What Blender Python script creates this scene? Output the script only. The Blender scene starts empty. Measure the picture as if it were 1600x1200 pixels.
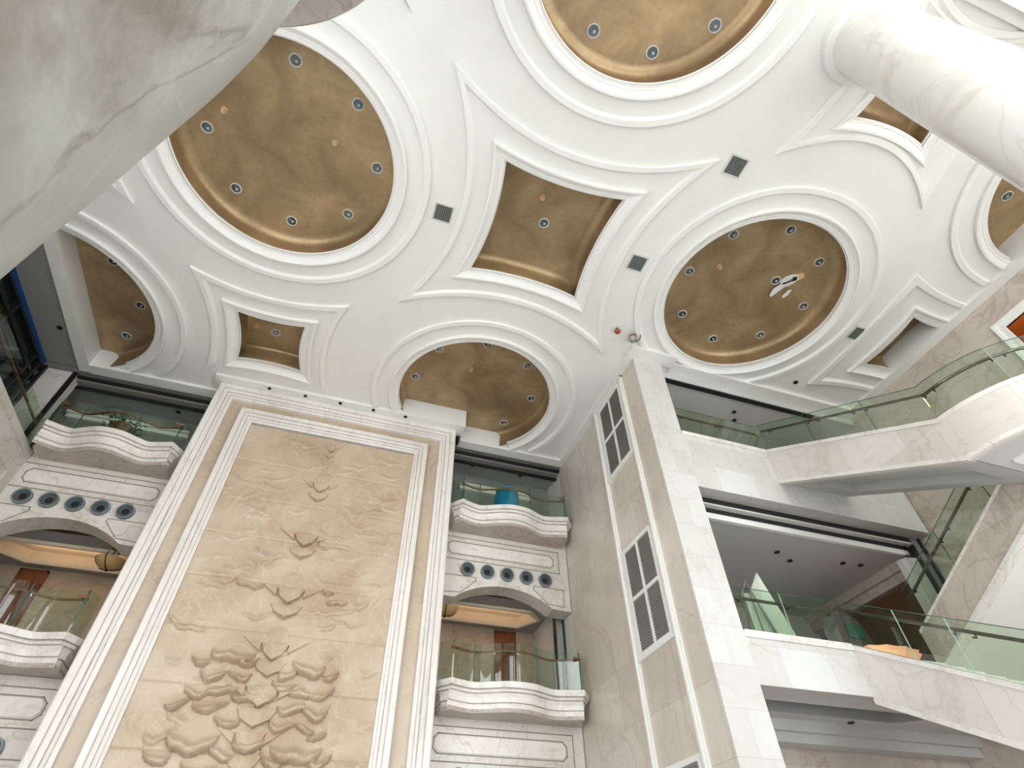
import bpy, math, random
from mathutils import Matrix, Vector
from mathutils.geometry import tessellate_polygon, delaunay_2d_cdt

random.seed(7)
S = 0.65           # metres per drawing unit; the drawing's origin is the eye point
ZO = 1.6           # eye height in metres
C = bpy.context.scene.collection
sc = bpy.context.scene

# ------------------------------------------------------------------ camera, sky, light, exposure
cam_data = bpy.data.cameras.new('camera')
cam_data.sensor_width = 36.0
cam_data.lens = 856.44 / 1600.0 * 36.0
cam_data.clip_start = 0.05
cam_data.clip_end = 200
cam = bpy.data.objects.new('camera', cam_data)
C.objects.link(cam)
R0 = ((0.94715416, -0.32047219, -0.01402064), (0.22101698, 0.68364473, -0.69554395), (0.23248763, 0.65568854, 0.71834674))
M = Matrix(((R0[0][0], -R0[1][0], -R0[2][0]), (R0[0][1], -R0[1][1], -R0[2][1]), (R0[0][2], -R0[1][2], -R0[2][2])))
cam.matrix_world = Matrix.Translation((0, 0, ZO)) @ M.to_4x4()
sc.camera = cam

world = bpy.data.worlds.new('overcast_sky')
sc.world = world
world.use_nodes = True
wn, wl = world.node_tree.nodes, world.node_tree.links
wn.clear()
w_out = wn.new('ShaderNodeOutputWorld')
w_bg = wn.new('ShaderNodeBackground')
w_tc = wn.new('ShaderNodeTexCoord')
w_sep = wn.new('ShaderNodeSeparateXYZ')
w_ramp = wn.new('ShaderNodeValToRGB')
w_map = wn.new('ShaderNodeMapRange')
w_map.inputs['From Min'].default_value = -1
w_map.inputs['From Max'].default_value = 1
wl.new(w_tc.outputs['Generated'], w_sep.inputs[0])
wl.new(w_sep.outputs['Z'], w_map.inputs['Value'])
wl.new(w_map.outputs[0], w_ramp.inputs[0])
cr = w_ramp.color_ramp       # hazy day: sunlit ground below, glowing horizon, softer zenith
cr.elements[0].position = 0.0
cr.elements[0].color = (0.30, 0.29, 0.27, 1)
cr.elements[1].position = 1.0
cr.elements[1].color = (0.36, 0.43, 0.52, 1)
for (p_, c_) in ((0.30, (0.52, 0.51, 0.49, 1)), (0.47, (0.90, 0.89, 0.87, 1)), (0.52, (1.0, 1.0, 0.99, 1)), (0.62, (1.0, 1.0, 1.0, 1)), (0.78, (0.56, 0.61, 0.68, 1))):
    e = cr.elements.new(p_)
    e.color = c_
wl.new(w_ramp.outputs[0], w_bg.inputs['Color'])
w_bg.inputs['Strength'].default_value = 5.9
wl.new(w_bg.outputs[0], w_out.inputs['Surface'])

vs = sc.view_settings
vs.view_transform = 'Standard'
vs.look = 'None'
vs.exposure = 0.36
vs.gamma = 1.0
vs.use_curve_mapping = False
sc.cycles.use_denoising = True
sc.cycles.max_bounces = 10
sc.cycles.diffuse_bounces = 6
sc.cycles.glossy_bounces = 4
sc.cycles.transmission_bounces = 6
sc.cycles.transparent_max_bounces = 16
sc.cycles.caustics_reflective = False
sc.cycles.caustics_refractive = False
sc.cycles.sample_clamp_indirect = 6.0


def add_light(name, kind, loc, size, energy, color, rot=(0, 0, 0), portal=False):
    d = bpy.data.lights.new(name, kind)
    d.energy = energy
    d.color = color
    if kind == 'AREA':
        d.shape = 'RECTANGLE'
        d.size, d.size_y = size[0] * S, size[1] * S
        if portal:
            d.cycles.is_portal = True
    o = bpy.data.objects.new(name, d)
    o.location = (loc[0] * S, loc[1] * S, loc[2] * S + ZO)
    o.rotation_euler = rot
    C.objects.link(o)
    return o


FRONT_Y = -8.0
FL_ = -2.46
# daylight arriving through the tall entrance glazing (one portal per glazed bay of the front wall)
BAYS = [(-13.4, -6.2), (4.6, 10.0), (11.2, 17.2), (18.4, 24.2)]  # first bay is an unseen opening added to light the louvred wall
TOP = 19.4
for (a, b) in BAYS:
    add_light('daylight_portal', 'AREA', ((a + b) / 2, FRONT_Y + 0.35, (TOP + FL_) / 2), (b - a, TOP - FL_ - 0.2), 1, (1, 1, 1), (math.radians(90), 0, 0), True)

add_light('daylight_portal', 'AREA', (-13.35, 0.2, 5.9), (16.4, 15.4), 1, (1, 1, 1), (math.radians(90), 0, math.radians(-90)), True)  # portal for the glazing added in the left wall


# high sun through the same glazing: it lands only on the floor near the entrance and bounces up
sun_d = bpy.data.lights.new('sun', 'SUN')
sun_d.energy = 13.0
sun_d.angle = math.radians(1.0)
sun_d.color = (1.0, 1.0, 1.0)
sun = bpy.data.objects.new('sun', sun_d)
sun.location = (6, -20, 40)
sun.rotation_euler = (math.radians(22), 0, math.radians(8))
C.objects.link(sun)


# ------------------------------------------------------------------ materials
def new_mat(name):
    m = bpy.data.materials.new(name)
    m.use_nodes = True
    nt = m.node_tree
    nt.nodes.clear()
    out = nt.nodes.new('ShaderNodeOutputMaterial')
    b = nt.nodes.new('ShaderNodeBsdfPrincipled')
    nt.links.new(b.outputs[0], out.inputs[0])
    return m, nt, b, out


def plain(name, col, rough=0.5, metal=0.0, spec=None, noise=0.0, nscale=3.0):
    m, nt, b, out = new_mat(name)
    b.inputs['Roughness'].default_value = rough
    b.inputs['Metallic'].default_value = metal
    if spec is not None:
        b.inputs['Specular IOR Level'].default_value = spec
    if noise:
        tc = nt.nodes.new('ShaderNodeTexCoord')
        n = nt.nodes.new('ShaderNodeTexNoise')
        n.inputs['Scale'].default_value = nscale
        n.inputs['Detail'].default_value = 5
        nt.links.new(tc.outputs['Object'], n.inputs['Vector'])
        r = nt.nodes.new('ShaderNodeValToRGB')
        r.color_ramp.elements[0].position = 0.3
        r.color_ramp.elements[1].position = 0.7
        r.color_ramp.elements[0].color = (*[c * (1 - noise) for c in col], 1)
        r.color_ramp.elements[1].color = (*[min(1, c * (1 + noise)) for c in col], 1)
        nt.links.new(n.outputs['Fac'], r.inputs[0])
        nt.links.new(r.outputs[0], b.inputs['Base Color'])
    else:
        b.inputs['Base Color'].default_value = (*col, 1)
    return m


def mix_rgb(nt, fac, a, b, blend='MIX'):
    n = nt.nodes.new('ShaderNodeMix')
    n.data_type = 'RGBA'
    n.blend_type = blend
    for i, v in ((0, fac), (6, a), (7, b)):
        if hasattr(v, 'links'):
            nt.links.new(v, n.inputs[i])
        elif i == 0:
            n.inputs[0].default_value = v
        else:
            n.inputs[i].default_value = (*v, 1)
    return n.outputs[2]


def marble(name, base, cloud, vein, scale=1.0, vein_amt=0.6, joints=None, bw=1.3, bh=0.85, rough=0.28, stretch=(1, 1, 1), mort=0.75, vein2=None):
    """Polished marble: clouded base, two nets of veins, optional slab joints on the plane 'xz' or 'yz'."""
    m, nt, b, out = new_mat(name)
    b.inputs['Roughness'].default_value = rough
    tc = nt.nodes.new('ShaderNodeTexCoord')
    mp = nt.nodes.new('ShaderNodeMapping')
    mp.inputs['Scale'].default_value = [s * scale for s in stretch]
    mp.inputs['Rotation'].default_value = (0.5, 0.35, 0.3)
    nt.links.new(tc.outputs['Object'], mp.inputs['Vector'])

    def noise(sc_, det, dist):
        n = nt.nodes.new('ShaderNodeTexNoise')
        n.inputs['Scale'].default_value = sc_
        n.inputs['Detail'].default_value = det
        n.inputs['Distortion'].default_value = dist
        nt.links.new(mp.outputs[0], n.inputs['Vector'])
        return n.outputs['Fac']

    def ridge(fac, width):
        s = nt.nodes.new('ShaderNodeMath'); s.operation = 'SUBTRACT'; s.inputs[1].default_value = 0.5
        nt.links.new(fac, s.inputs[0])
        a = nt.nodes.new('ShaderNodeMath'); a.operation = 'ABSOLUTE'
        nt.links.new(s.outputs[0], a.inputs[0])
        r = nt.nodes.new('ShaderNodeMapRange')
        r.inputs['From Min'].default_value = 0.0
        r.inputs['From Max'].default_value = width
        r.inputs['To Min'].default_value = 1.0
        r.inputs['To Max'].default_value = 0.0
        nt.links.new(a.outputs[0], r.inputs['Value'])
        return r.outputs[0]

    def mul(a, b_):
        n = nt.nodes.new('ShaderNodeMath'); n.operation = 'MULTIPLY'
        for i, v in ((0, a), (1, b_)):
            if hasattr(v, 'links'):
                nt.links.new(v, n.inputs[i])
            else:
                n.inputs[i].default_value = v
        return n.outputs[0]
    c1 = noise(0.55, 6, 0.6)
    rmp = nt.nodes.new('ShaderNodeMapRange')
    rmp.inputs['From Min'].default_value = 0.35
    rmp.inputs['From Max'].default_value = 0.68
    nt.links.new(c1, rmp.inputs['Value'])
    col = mix_rgb(nt, rmp.outputs[0], base, cloud)
    v1 = mul(mul(ridge(noise(0.45, 7, 1.6), 0.022), noise(0.8, 3, 0)), vein_amt * 1.7)
    col = mix_rgb(nt, v1, col, vein)
    v2 = mul(mul(ridge(noise(1.5, 6, 1.0), 0.03), noise(0.6, 2, 0)), vein_amt)
    col = mix_rgb(nt, v2, col, vein2 or vein)
    if joints:
        sp = nt.nodes.new('ShaderNodeSeparateXYZ')
        nt.links.new(tc.outputs['Object'], sp.inputs[0])
        cb = nt.nodes.new('ShaderNodeCombineXYZ')
        nt.links.new(sp.outputs['X' if joints == 'xz' else 'Y'], cb.inputs[0])
        nt.links.new(sp.outputs['Z'], cb.inputs[1])
        br = nt.nodes.new('ShaderNodeTexBrick')
        br.inputs['Color1'].default_value = (1, 1, 1, 1)
        br.inputs['Color2'].default_value = (0.89, 0.865, 0.845, 1)
        br.inputs['Mortar'].default_value = (mort, mort * 0.97, mort * 0.94, 1)
        br.inputs['Scale'].default_value = 1.0
        br.inputs['Mortar Size'].default_value = 0.006
        br.inputs['Brick Width'].default_value = bw
        br.inputs['Row Height'].default_value = bh
        nt.links.new(cb.outputs[0], br.inputs['Vector'])
        col = mix_rgb(nt, 1.0, col, br.outputs['Color'], 'MULTIPLY')
    nt.links.new(col, b.inputs['Base Color'])
    return m


def gold_mat():
    m, nt, b, out = new_mat('aged_gold_leaf')
    tc = nt.nodes.new('ShaderNodeTexCoord')
    n = nt.nodes.new('ShaderNodeTexNoise')
    n.inputs['Scale'].default_value = 0.7
    n.inputs['Detail'].default_value = 8
    n.inputs['Distortion'].default_value = 0.8
    nt.links.new(tc.outputs['Object'], n.inputs['Vector'])
    r = nt.nodes.new('ShaderNodeValToRGB')
    r.color_ramp.elements[0].position = 0.32
    r.color_ramp.elements[0].color = (0.27, 0.185, 0.10, 1)
    r.color_ramp.elements[1].position = 0.7
    r.color_ramp.elements[1].color = (0.50, 0.36, 0.205, 1)
    nt.links.new(n.outputs['Fac'], r.inputs[0])
    n2 = nt.nodes.new('ShaderNodeTexNoise')
    n2.inputs['Scale'].default_value = 9
    n2.inputs['Detail'].default_value = 6
    nt.links.new(tc.outputs['Object'], n2.inputs['Vector'])
    r2 = nt.nodes.new('ShaderNodeMapRange')
    r2.inputs['To Min'].default_value = 0.82
    r2.inputs['To Max'].default_value = 1.18
    nt.links.new(n2.outputs['Fac'], r2.inputs['Value'])
    col = mix_rgb(nt, 1.0, r.outputs[0], r2.outputs[0], 'MULTIPLY')
    nt.links.new(col, b.inputs['Base Color'])
    b.inputs['Metallic'].default_value = 0.5
    b.inputs['Roughness'].default_value = 0.38
    return m


def column_mat():
    """Green-white marble with a broad rose brown cloud on the entrance side of the drum and smoky veins."""
    m = marble('clouded_column_marble', (0.40, 0.405, 0.375), (0.30, 0.295, 0.265), (0.17, 0.14, 0.115), 2.2, 0.9, rough=0.35, stretch=(1, 1, 0.6), vein2=(0.5, 0.51, 0.47))
    nt = m.node_tree
    b = next(n for n in nt.nodes if n.type == 'BSDF_PRINCIPLED')
    old = b.inputs['Base Color'].links[0].from_socket
    tc = nt.nodes.new('ShaderNodeTexCoord')
    sp = nt.nodes.new('ShaderNodeSeparateXYZ')
    nt.links.new(tc.outputs['Object'], sp.inputs[0])
    n = nt.nodes.new('ShaderNodeTexNoise')
    n.inputs['Scale'].default_value = 3.2
    n.inputs['Detail'].default_value = 9
    n.inputs['Roughness'].default_value = 0.68
    n.inputs['Distortion'].default_value = 0.5
    nt.links.new(tc.outputs['Object'], n.inputs['Vector'])
    ma = nt.nodes.new('ShaderNodeMath'); ma.operation = 'MULTIPLY_ADD'
    ma.inputs[1].default_value = -0.9
    nt.links.new(sp.outputs['Y'], ma.inputs[0])
    nt.links.new(n.outputs['Fac'], ma.inputs[2])
    mr = nt.nodes.new('ShaderNodeMapRange')
    mr.inputs['From Min'].default_value = 0.22
    mr.inputs['From Max'].default_value = 0.52
    nt.links.new(ma.outputs[0], mr.inputs['Value'])
    col = mix_rgb(nt, mr.outputs[0], old, (0.20, 0.155, 0.13))
    nt.links.new(col, b.inputs['Base Color'])
    return m


def glass_mat(name, tint, refl=1.0, ior=1.5):
    m = bpy.data.materials.new(name)
    m.use_nodes = True
    nt = m.node_tree
    nt.nodes.clear()
    out = nt.nodes.new('ShaderNodeOutputMaterial')
    t = nt.nodes.new('ShaderNodeBsdfTransparent')
    t.inputs[0].default_value = (*tint, 1)
    g = nt.nodes.new('ShaderNodeBsdfGlossy')
    g.inputs['Roughness'].default_value = 0.02
    g.inputs['Color'].default_value = (0.92, 0.98, 0.95, 1)
    f = nt.nodes.new('ShaderNodeFresnel')
    f.inputs['IOR'].default_value = ior
    mu = nt.nodes.new('ShaderNodeMath'); mu.operation = 'MULTIPLY'; mu.inputs[1].default_value = refl
    nt.links.new(f.outputs[0], mu.inputs[0])
    ge = nt.nodes.new('ShaderNodeNewGeometry')
    fr_ = nt.nodes.new('ShaderNodeMath'); fr_.operation = 'SUBTRACT'; fr_.inputs[0].default_value = 1.0
    nt.links.new(ge.outputs['Backfacing'], fr_.inputs[1])
    mu2 = nt.nodes.new('ShaderNodeMath'); mu2.operation = 'MULTIPLY'
    nt.links.new(mu.outputs[0], mu2.inputs[0]); nt.links.new(fr_.outputs[0], mu2.inputs[1])
    mu = mu2
    mx = nt.nodes.new('ShaderNodeMixShader')
    nt.links.new(mu.outputs[0], mx.inputs[0])
    nt.links.new(t.outputs[0], mx.inputs[1])
    nt.links.new(g.outputs[0], mx.inputs[2])
    nt.links.new(mx.outputs[0], out.inputs[0])
    return m


def emit_mat(name, col, strength):
    m, nt, b, out = new_mat(name)
    b.inputs['Base Color'].default_value = (*col, 1)
    b.inputs['Emission Color'].default_value = (*col, 1)
    b.inputs['Emission Strength'].default_value = strength
    return m


MAT = {
    'white': plain('white_plaster', (0.80, 0.80, 0.775), 0.65, noise=0.02, nscale=1.2),
    'white_trim': plain('white_gloss_plaster', (0.84, 0.84, 0.82), 0.5),
    'gold': gold_mat(),
    'front_marble': marble('white_marble_facing', (0.68, 0.685, 0.675), (0.63, 0.625, 0.605), (0.50, 0.445, 0.39), 0.9, 0.3, 'xz', 1.25, 0.78, 0.3),
    'side_marble': marble('greyish_pink_marble_facing', (0.72, 0.665, 0.615), (0.63, 0.57, 0.515), (0.47, 0.40, 0.345), 0.9, 0.4, 'yz', 1.5, 1.3, 0.2, (1, 1, 0.6)),
    'pink_marble': marble('rose_marble_facing', (0.65, 0.58, 0.535), (0.57, 0.49, 0.44), (0.38, 0.30, 0.26), 0.9, 0.55, 'yz', 1.6, 1.1, 0.28),
    'bay_marble': marble('pale_marble', (0.72, 0.685, 0.645), (0.64, 0.60, 0.555), (0.44, 0.38, 0.33), 1.3, 0.6),
    'cornice_marble': marble('creamy_marble', (0.80, 0.775, 0.745), (0.73, 0.69, 0.65), (0.52, 0.45, 0.40), 1.5, 0.55),
    'stair_marble': marble('stair_marble', (0.75, 0.715, 0.685), (0.69, 0.64, 0.605), (0.52, 0.44, 0.39), 0.9, 0.35, 'yz', 1.4, 3.0, 0.3),
    'column_marble': marble('column_marble', (0.80, 0.79, 0.77), (0.775, 0.76, 0.735), (0.56, 0.50, 0.42), 0.45, 0.5, rough=0.2),
    'big_column_marble': column_mat(),
    'dark_pink_marble': marble('rose_brown_marble', (0.50, 0.43, 0.39), (0.42, 0.35, 0.315), (0.24, 0.18, 0.16), 3.0, 0.7),
    'relief': marble('tan_carved_stone', (0.54, 0.435, 0.335), (0.43, 0.31, 0.21), (0.66, 0.60, 0.53), 1.6, 0.3, rough=0.35),
    'band_stone': marble('tan_flat_stone', (0.54, 0.45, 0.35), (0.46, 0.37, 0.275), (0.36, 0.27, 0.2), 1.0, 0.45, rough=0.35),
    'frame_marble': marble('veined_white_marble', (0.80, 0.77, 0.745), (0.72, 0.675, 0.645), (0.50, 0.42, 0.39), 1.5, 0.4, stretch=(1.6, 1.6, 0.3)),
    'dark_metal': plain('dark_bronze_metal', (0.035, 0.035, 0.038), 0.35, 0.6),
    'mid_metal': plain('grey_painted_metal', (0.26, 0.25, 0.24), 0.45, 0.2),
    'steel': plain('brushed_steel', (0.55, 0.55, 0.54), 0.25, 1.0),
    'chrome': plain('dark_mirror_reflector', (0.20, 0.225, 0.235), 0.10, 0.9),
    'lens': plain('grey_lamp_lens', (0.45, 0.48, 0.50), 0.15),
    'joint_shade': plain('shaded_panel_joint', (0.30, 0.26, 0.225), 0.8),  # panel joint lines, groove shadow put into the dark colour
    'grey_trim': plain('grey_lamp_ring', (0.62, 0.62, 0.60), 0.4),
    'louvre': plain('dark_louvre_slats', (0.27, 0.255, 0.24), 0.5),
    'vent': plain('green_grey_grille', (0.16, 0.18, 0.165), 0.5),
    'vent_back': plain('vent_shadow_backing', (0.05, 0.055, 0.05), 0.8),
    'dark': plain('black_void', (0.012, 0.012, 0.013), 0.8),
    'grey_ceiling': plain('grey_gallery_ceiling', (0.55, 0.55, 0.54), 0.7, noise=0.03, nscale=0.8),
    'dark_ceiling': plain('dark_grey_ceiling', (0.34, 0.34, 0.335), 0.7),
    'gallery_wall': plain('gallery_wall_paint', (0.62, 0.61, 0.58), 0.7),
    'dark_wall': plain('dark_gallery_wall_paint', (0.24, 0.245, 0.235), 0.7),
    'warm_wall': marble('warm_corridor_marble', (0.60, 0.49, 0.38), (0.53, 0.42, 0.32), (0.36, 0.27, 0.20), 0.9, 0.6, 'xz', 1.5, 1.2, 0.4),
    'wood': plain('red_brown_wood', (0.22, 0.075, 0.03), 0.35, noise=0.25, nscale=2.5),
    'dark_wood': plain('dark_wood_panelling', (0.095, 0.045, 0.02), 0.4, noise=0.25, nscale=2.0),
    'rail_wood': plain('handrail_wood', (0.20, 0.085, 0.04), 0.3, noise=0.2, nscale=6),
    'rail_metal': plain('brown_metal_handrail', (0.16, 0.13, 0.115), 0.22, 0.8),
    'glass': glass_mat('green_tinted_glass', (0.86, 0.925, 0.855), 1.5),
    'glass_edge': plain('green_glass_edge', (0.05, 0.12, 0.09), 0.15),
    'glass_edge_pale': plain('pale_glass_edge', (0.55, 0.68, 0.60), 0.15),
    'window_glass': glass_mat('clear_window_glass', (0.97, 0.985, 0.98), 0.7),
    'dark_glass': plain('dark_window_glass', (0.010, 0.018, 0.016), 0.06),
    'blue': plain('deep_blue_film', (0.0, 0.055, 0.22), 0.25),
    'pot_blue': plain('glazed_blue_ceramic', (0.0, 0.22, 0.50), 0.25),
    'leaf': plain('dark_green_leaf', (0.025, 0.085, 0.03), 0.45, noise=0.4, nscale=12),
    'terracotta': plain('brown_planter', (0.17, 0.07, 0.04), 0.6),
    'port_blue': plain('blue_grey_port_ring', (0.21, 0.25, 0.26), 0.35, 0.2),
    'port_mid': plain('slate_port_cone', (0.10, 0.125, 0.135), 0.4, 0.2),
    'bowl': plain('amber_glass_bowl', (0.55, 0.36, 0.18), 0.4),
    'bronze': plain('dark_bronze', (0.10, 0.05, 0.025), 0.4, 0.6),
    'tray': plain('cream_cove_plaster', (0.82, 0.72, 0.58), 0.7),
    'red': plain('rusty_red_paint', (0.34, 0.06, 0.03), 0.5),
    'flake': plain('loose_plaster', (0.74, 0.72, 0.69), 0.8),
    'raw': plain('bare_orange_plaster', (0.70, 0.44, 0.22), 0.8),
    'floor': plain('polished_stone_floor', (0.72, 0.72, 0.71), 0.35, noise=0.1, nscale=1.5),
    'orange': plain('warm_wood_panelling', (0.42, 0.15, 0.035), 0.4, noise=0.3, nscale=1.2),
    'board': plain('pale_green_board', (0.56, 0.60, 0.52), 0.5),
    'dark_disc': plain('dark_grey_disc', (0.11, 0.11, 0.105), 0.4),
    'green': plain('green_paper', (0.015, 0.12, 0.075), 0.5),
    'tread': plain('pale_tread', (0.68, 0.72, 0.68), 0.4),
    'shade': plain('warm_pleated_fabric', (0.80, 0.50, 0.32), 0.7),
}


# ------------------------------------------------------------------ mesh helpers
LOC = {}


class MB:
    def __init__(self):
        self.v, self.f = [], []

    def add(self, vs_, fs):
        o = len(self.v)
        self.v += [tuple(p) for p in vs_]
        self.f += [tuple(i + o for i in f) for f in fs]
        return self

    def box(self, x0, x1, y0, y1, z0, z1):
        if x0 > x1: x0, x1 = x1, x0
        if y0 > y1: y0, y1 = y1, y0
        if z0 > z1: z0, z1 = z1, z0
        return self.add([(x0, y0, z0), (x1, y0, z0), (x1, y1, z0), (x0, y1, z0), (x0, y0, z1), (x1, y0, z1), (x1, y1, z1), (x0, y1, z1)],
                        [(0, 3, 2, 1), (4, 5, 6, 7), (0, 1, 5, 4), (1, 2, 6, 5), (2, 3, 7, 6), (3, 0, 4, 7)])

    def prism(self, poly, axis, a, b):
        """Outline in the two other axes, extruded along axis from a to b (simple outline, caps triangulated)."""
        n = len(poly)

        def P(p, t):
            return {'x': (t, p[0], p[1]), 'y': (p[0], t, p[1]), 'z': (p[0], p[1], t)}[axis]
        vs_ = [P(p, a) for p in poly] + [P(p, b) for p in poly]
        fs = [(i, (i + 1) % n, n + (i + 1) % n, n + i) for i in range(n)]
        tri = tessellate_polygon([[Vector((p[0], p[1], 0)) for p in poly]])
        for t in tri:
            fs.append(tuple(t))
            fs.append(tuple(n + i for i in reversed(t)))
        return self.add(vs_, fs)

    def sheet(self, outer, holes, fn):
        """Flat sheet with holes; fn maps (a, b) to a point."""
        vs2, es2 = [], []
        for q in [outer] + holes:
            o = len(vs2)
            vs2 += [Vector((p[0], p[1])) for p in q]
            es2 += [(o + i, o + (i + 1) % len(q)) for i in range(len(q))]
        V2, _, F2, *_ = delaunay_2d_cdt(vs2, es2, [], 0, 1e-5)

        def inside(x, y, q):
            r = False
            for i in range(len(q)):
                (x0, y0), (x1, y1) = q[i][:2], q[i - 1][:2]
                if (y0 > y) != (y1 > y) and x < (x1 - x0) * (y - y0) / (y1 - y0) + x0:
                    r = not r
            return r
        keep = []
        for f in F2:
            cx = sum(V2[i].x for i in f) / len(f); cy = sum(V2[i].y for i in f) / len(f)
            if inside(cx, cy, outer) and not any(inside(cx, cy, h) for h in holes):
                keep.append(tuple(f))
        return self.add([fn(p.x, p.y) for p in V2], keep)

    def loft(self, rings, closed=True, skip=None):
        n = len(rings[0])
        vs_ = [p for r in rings for p in r]
        fs = []
        for k in range(len(rings) - 1):
            for i in range(n if closed else n - 1):
                j = (i + 1) % n
                if skip and skip(k, i, j):
                    continue
                fs.append((k * n + i, k * n + j, (k + 1) * n + j, (k + 1) * n + i))
        return self.add(vs_, fs)

    def cap(self, ring):
        n = len(ring)
        c = tuple(sum(p[i] for p in ring) / n for i in range(3))
        return self.add(list(ring) + [c], [(i, (i + 1) % n, n) for i in range(n)])

    def lathe(self, cx, cy, prof, n=24, a0=0.0, a1=2 * math.pi):
        full = abs(a1 - a0 - 2 * math.pi) < 1e-6
        m = n if full else n + 1
        rings = []
        for (r, z) in prof:
            rings.append([(cx + r * math.cos(a0 + (a1 - a0) * i / n), cy + r * math.sin(a0 + (a1 - a0) * i / n), z) for i in range(m)])
        return self.loft(rings, full)

    def lathe_y(self, cx, cy, cz, prof, n=20):
        """Turned about a line parallel to y: profile of (radius, y offset)."""
        rings = [[(cx + r * math.cos(2 * math.pi * i / n), cy + d, cz + r * math.sin(2 * math.pi * i / n)) for i in range(n)] for (r, d) in prof]
        return self.loft(rings, True)

    def tube(self, path, r, n=8, caps=True):
        P = [Vector(p) for p in path]
        rings = []
        prev = None
        for i, p in enumerate(P):
            t = (P[min(i + 1, len(P) - 1)] - P[max(i - 1, 0)])
            if t.length < 1e-9: t = Vector((0, 0, 1))
            t.normalize()
            if prev is None:
                u = t.cross(Vector((0, 0, 1)))
                if u.length < 1e-3: u = t.cross(Vector((1, 0, 0)))
            else:
                u = prev - t * prev.dot(t)
            u.normalize()
            prev = u
            w = t.cross(u)
            rings.append([tuple(p + u * (r * math.cos(2 * math.pi * k / n)) + w * (r * math.sin(2 * math.pi * k / n))) for k in range(n)])
        self.loft(rings, True)
        if caps:
            self.cap(rings[0]); self.cap(rings[-1])
        return self

    def ribbon(self, path, z_lo, z_hi, th):
        """Upright slab along a plan path; z_lo and z_hi give heights per point."""
        a = path
        b = offset_path(path, th)
        rings = []
        n = len(a)
        for i in range(n):
            rings.append([(a[i][0], a[i][1], z_lo[i]), (b[i][0], b[i][1], z_lo[i]), (b[i][0], b[i][1], z_hi[i]), (a[i][0], a[i][1], z_hi[i])])
        self.loft(rings, True)
        for r in (rings[0], rings[-1]):
            self.add(r, [(0, 1, 2, 3)])
        return self

    def build(self, name, mat, parent=None, smooth=False, label=None, cat=None, group=None, kind=None):
        pts = [(x * S, y * S, z * S + ZO) for (x, y, z) in self.v]
        if parent is None:
            xs = [p[0] for p in pts]; ys = [p[1] for p in pts]; zs = [p[2] for p in pts]
            org = ((min(xs) + max(xs)) / 2, (min(ys) + max(ys)) / 2, min(zs))
            loc = org
        else:
            org = LOC[parent.name]
            loc = (0, 0, 0)
        me = bpy.data.meshes.new(name)
        me.from_pydata([(p[0] - org[0], p[1] - org[1], p[2] - org[2]) for p in pts], [], self.f)
        me.materials.append(MAT[mat] if isinstance(mat, str) else mat)
        me.validate()
        if smooth:
            me.polygons.foreach_set('use_smooth', [True] * len(me.polygons))
        me.update()
        if smooth:
            try:
                me.set_sharp_from_angle(angle=math.radians(smooth if smooth is not True else 40))
            except Exception:
                pass
        o = bpy.data.objects.new(name, me)
        C.objects.link(o)
        o.location = loc
        if parent is not None:
            o.parent = parent
        LOC[o.name] = org
        return tag(o, label, cat, group, kind)


def fix_normals(o):
    import bmesh
    bm = bmesh.new()
    bm.from_mesh(o.data)
    bmesh.ops.recalc_face_normals(bm, faces=bm.faces)
    bm.to_mesh(o.data)
    bm.free()
    return o


def tag(o, label=None, cat=None, group=None, kind=None):
    if label: o['label'] = label
    if cat: o['category'] = cat
    if group: o['group'] = group
    if kind: o['kind'] = kind
    return o


def thing(name, label, cat, loc, group=None):
    o = bpy.data.objects.new(name, None)
    C.objects.link(o)
    o.empty_display_size = 0.1
    o.location = (loc[0] * S, loc[1] * S, loc[2] * S + ZO)
    LOC[o.name] = tuple(o.location)
    return tag(o, label, cat, group, 'thing')


def struct(name, mb, mat, smooth=False):
    return mb.build(name, mat, None, smooth, kind='structure')


def copy_tree(root, loc, label, group=None):
    """A thing copied with each of its parts and sub-parts; parts share mesh data."""
    r = root.copy()
    C.objects.link(r)
    r.location = (loc[0] * S, loc[1] * S, loc[2] * S + ZO)
    r['label'] = label
    if group: r['group'] = group
    for ch in list(root.children):
        c = ch.copy()
        C.objects.link(c)
        c.parent = r
        for g in list(ch.children):
            d = g.copy()
            C.objects.link(d)
            d.parent = c
    return r


def offset_path(path, d):
    """Offset a plan polyline to its left by d."""
    out = []
    n = len(path)
    for i in range(n):
        def nrm(a, b):
            dx, dy = b[0] - a[0], b[1] - a[1]
            L = math.hypot(dx, dy) or 1
            return (-dy / L, dx / L)
        n1 = nrm(path[max(i - 1, 0)], path[max(i - 1, 0) + 1])
        n2 = nrm(path[min(i, n - 2)], path[min(i, n - 2) + 1])
        mx, my = n1[0] + n2[0], n1[1] + n2[1]
        k = (mx * mx + my * my) / 2 or 1
        f = min(1 / max(k / 2, 1e-3) / 1.0, 2.0) if False else 2.0 / max(mx * mx + my * my, 0.8)
        out.append((path[i][0] + mx * f * d, path[i][1] + my * f * d))
    return out


def smooth_path(pts, n=6):
    """Catmull-Rom through plan points."""
    out = []
    P = [pts[0]] + list(pts) + [pts[-1]]
    for i in range(1, len(P) - 2):
        p0, p1, p2, p3 = P[i - 1], P[i], P[i + 1], P[i + 2]
        for k in range(n):
            t = k / n
            out.append(tuple(0.5 * (2 * p1[j] + (p2[j] - p0[j]) * t + (2 * p0[j] - 5 * p1[j] + 4 * p2[j] - p3[j]) * t * t + (3 * p1[j] - p0[j] - 3 * p2[j] + p3[j]) * t ** 3) for j in range(len(p1))))
    out.append(tuple(pts[-1]))
    return out


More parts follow.
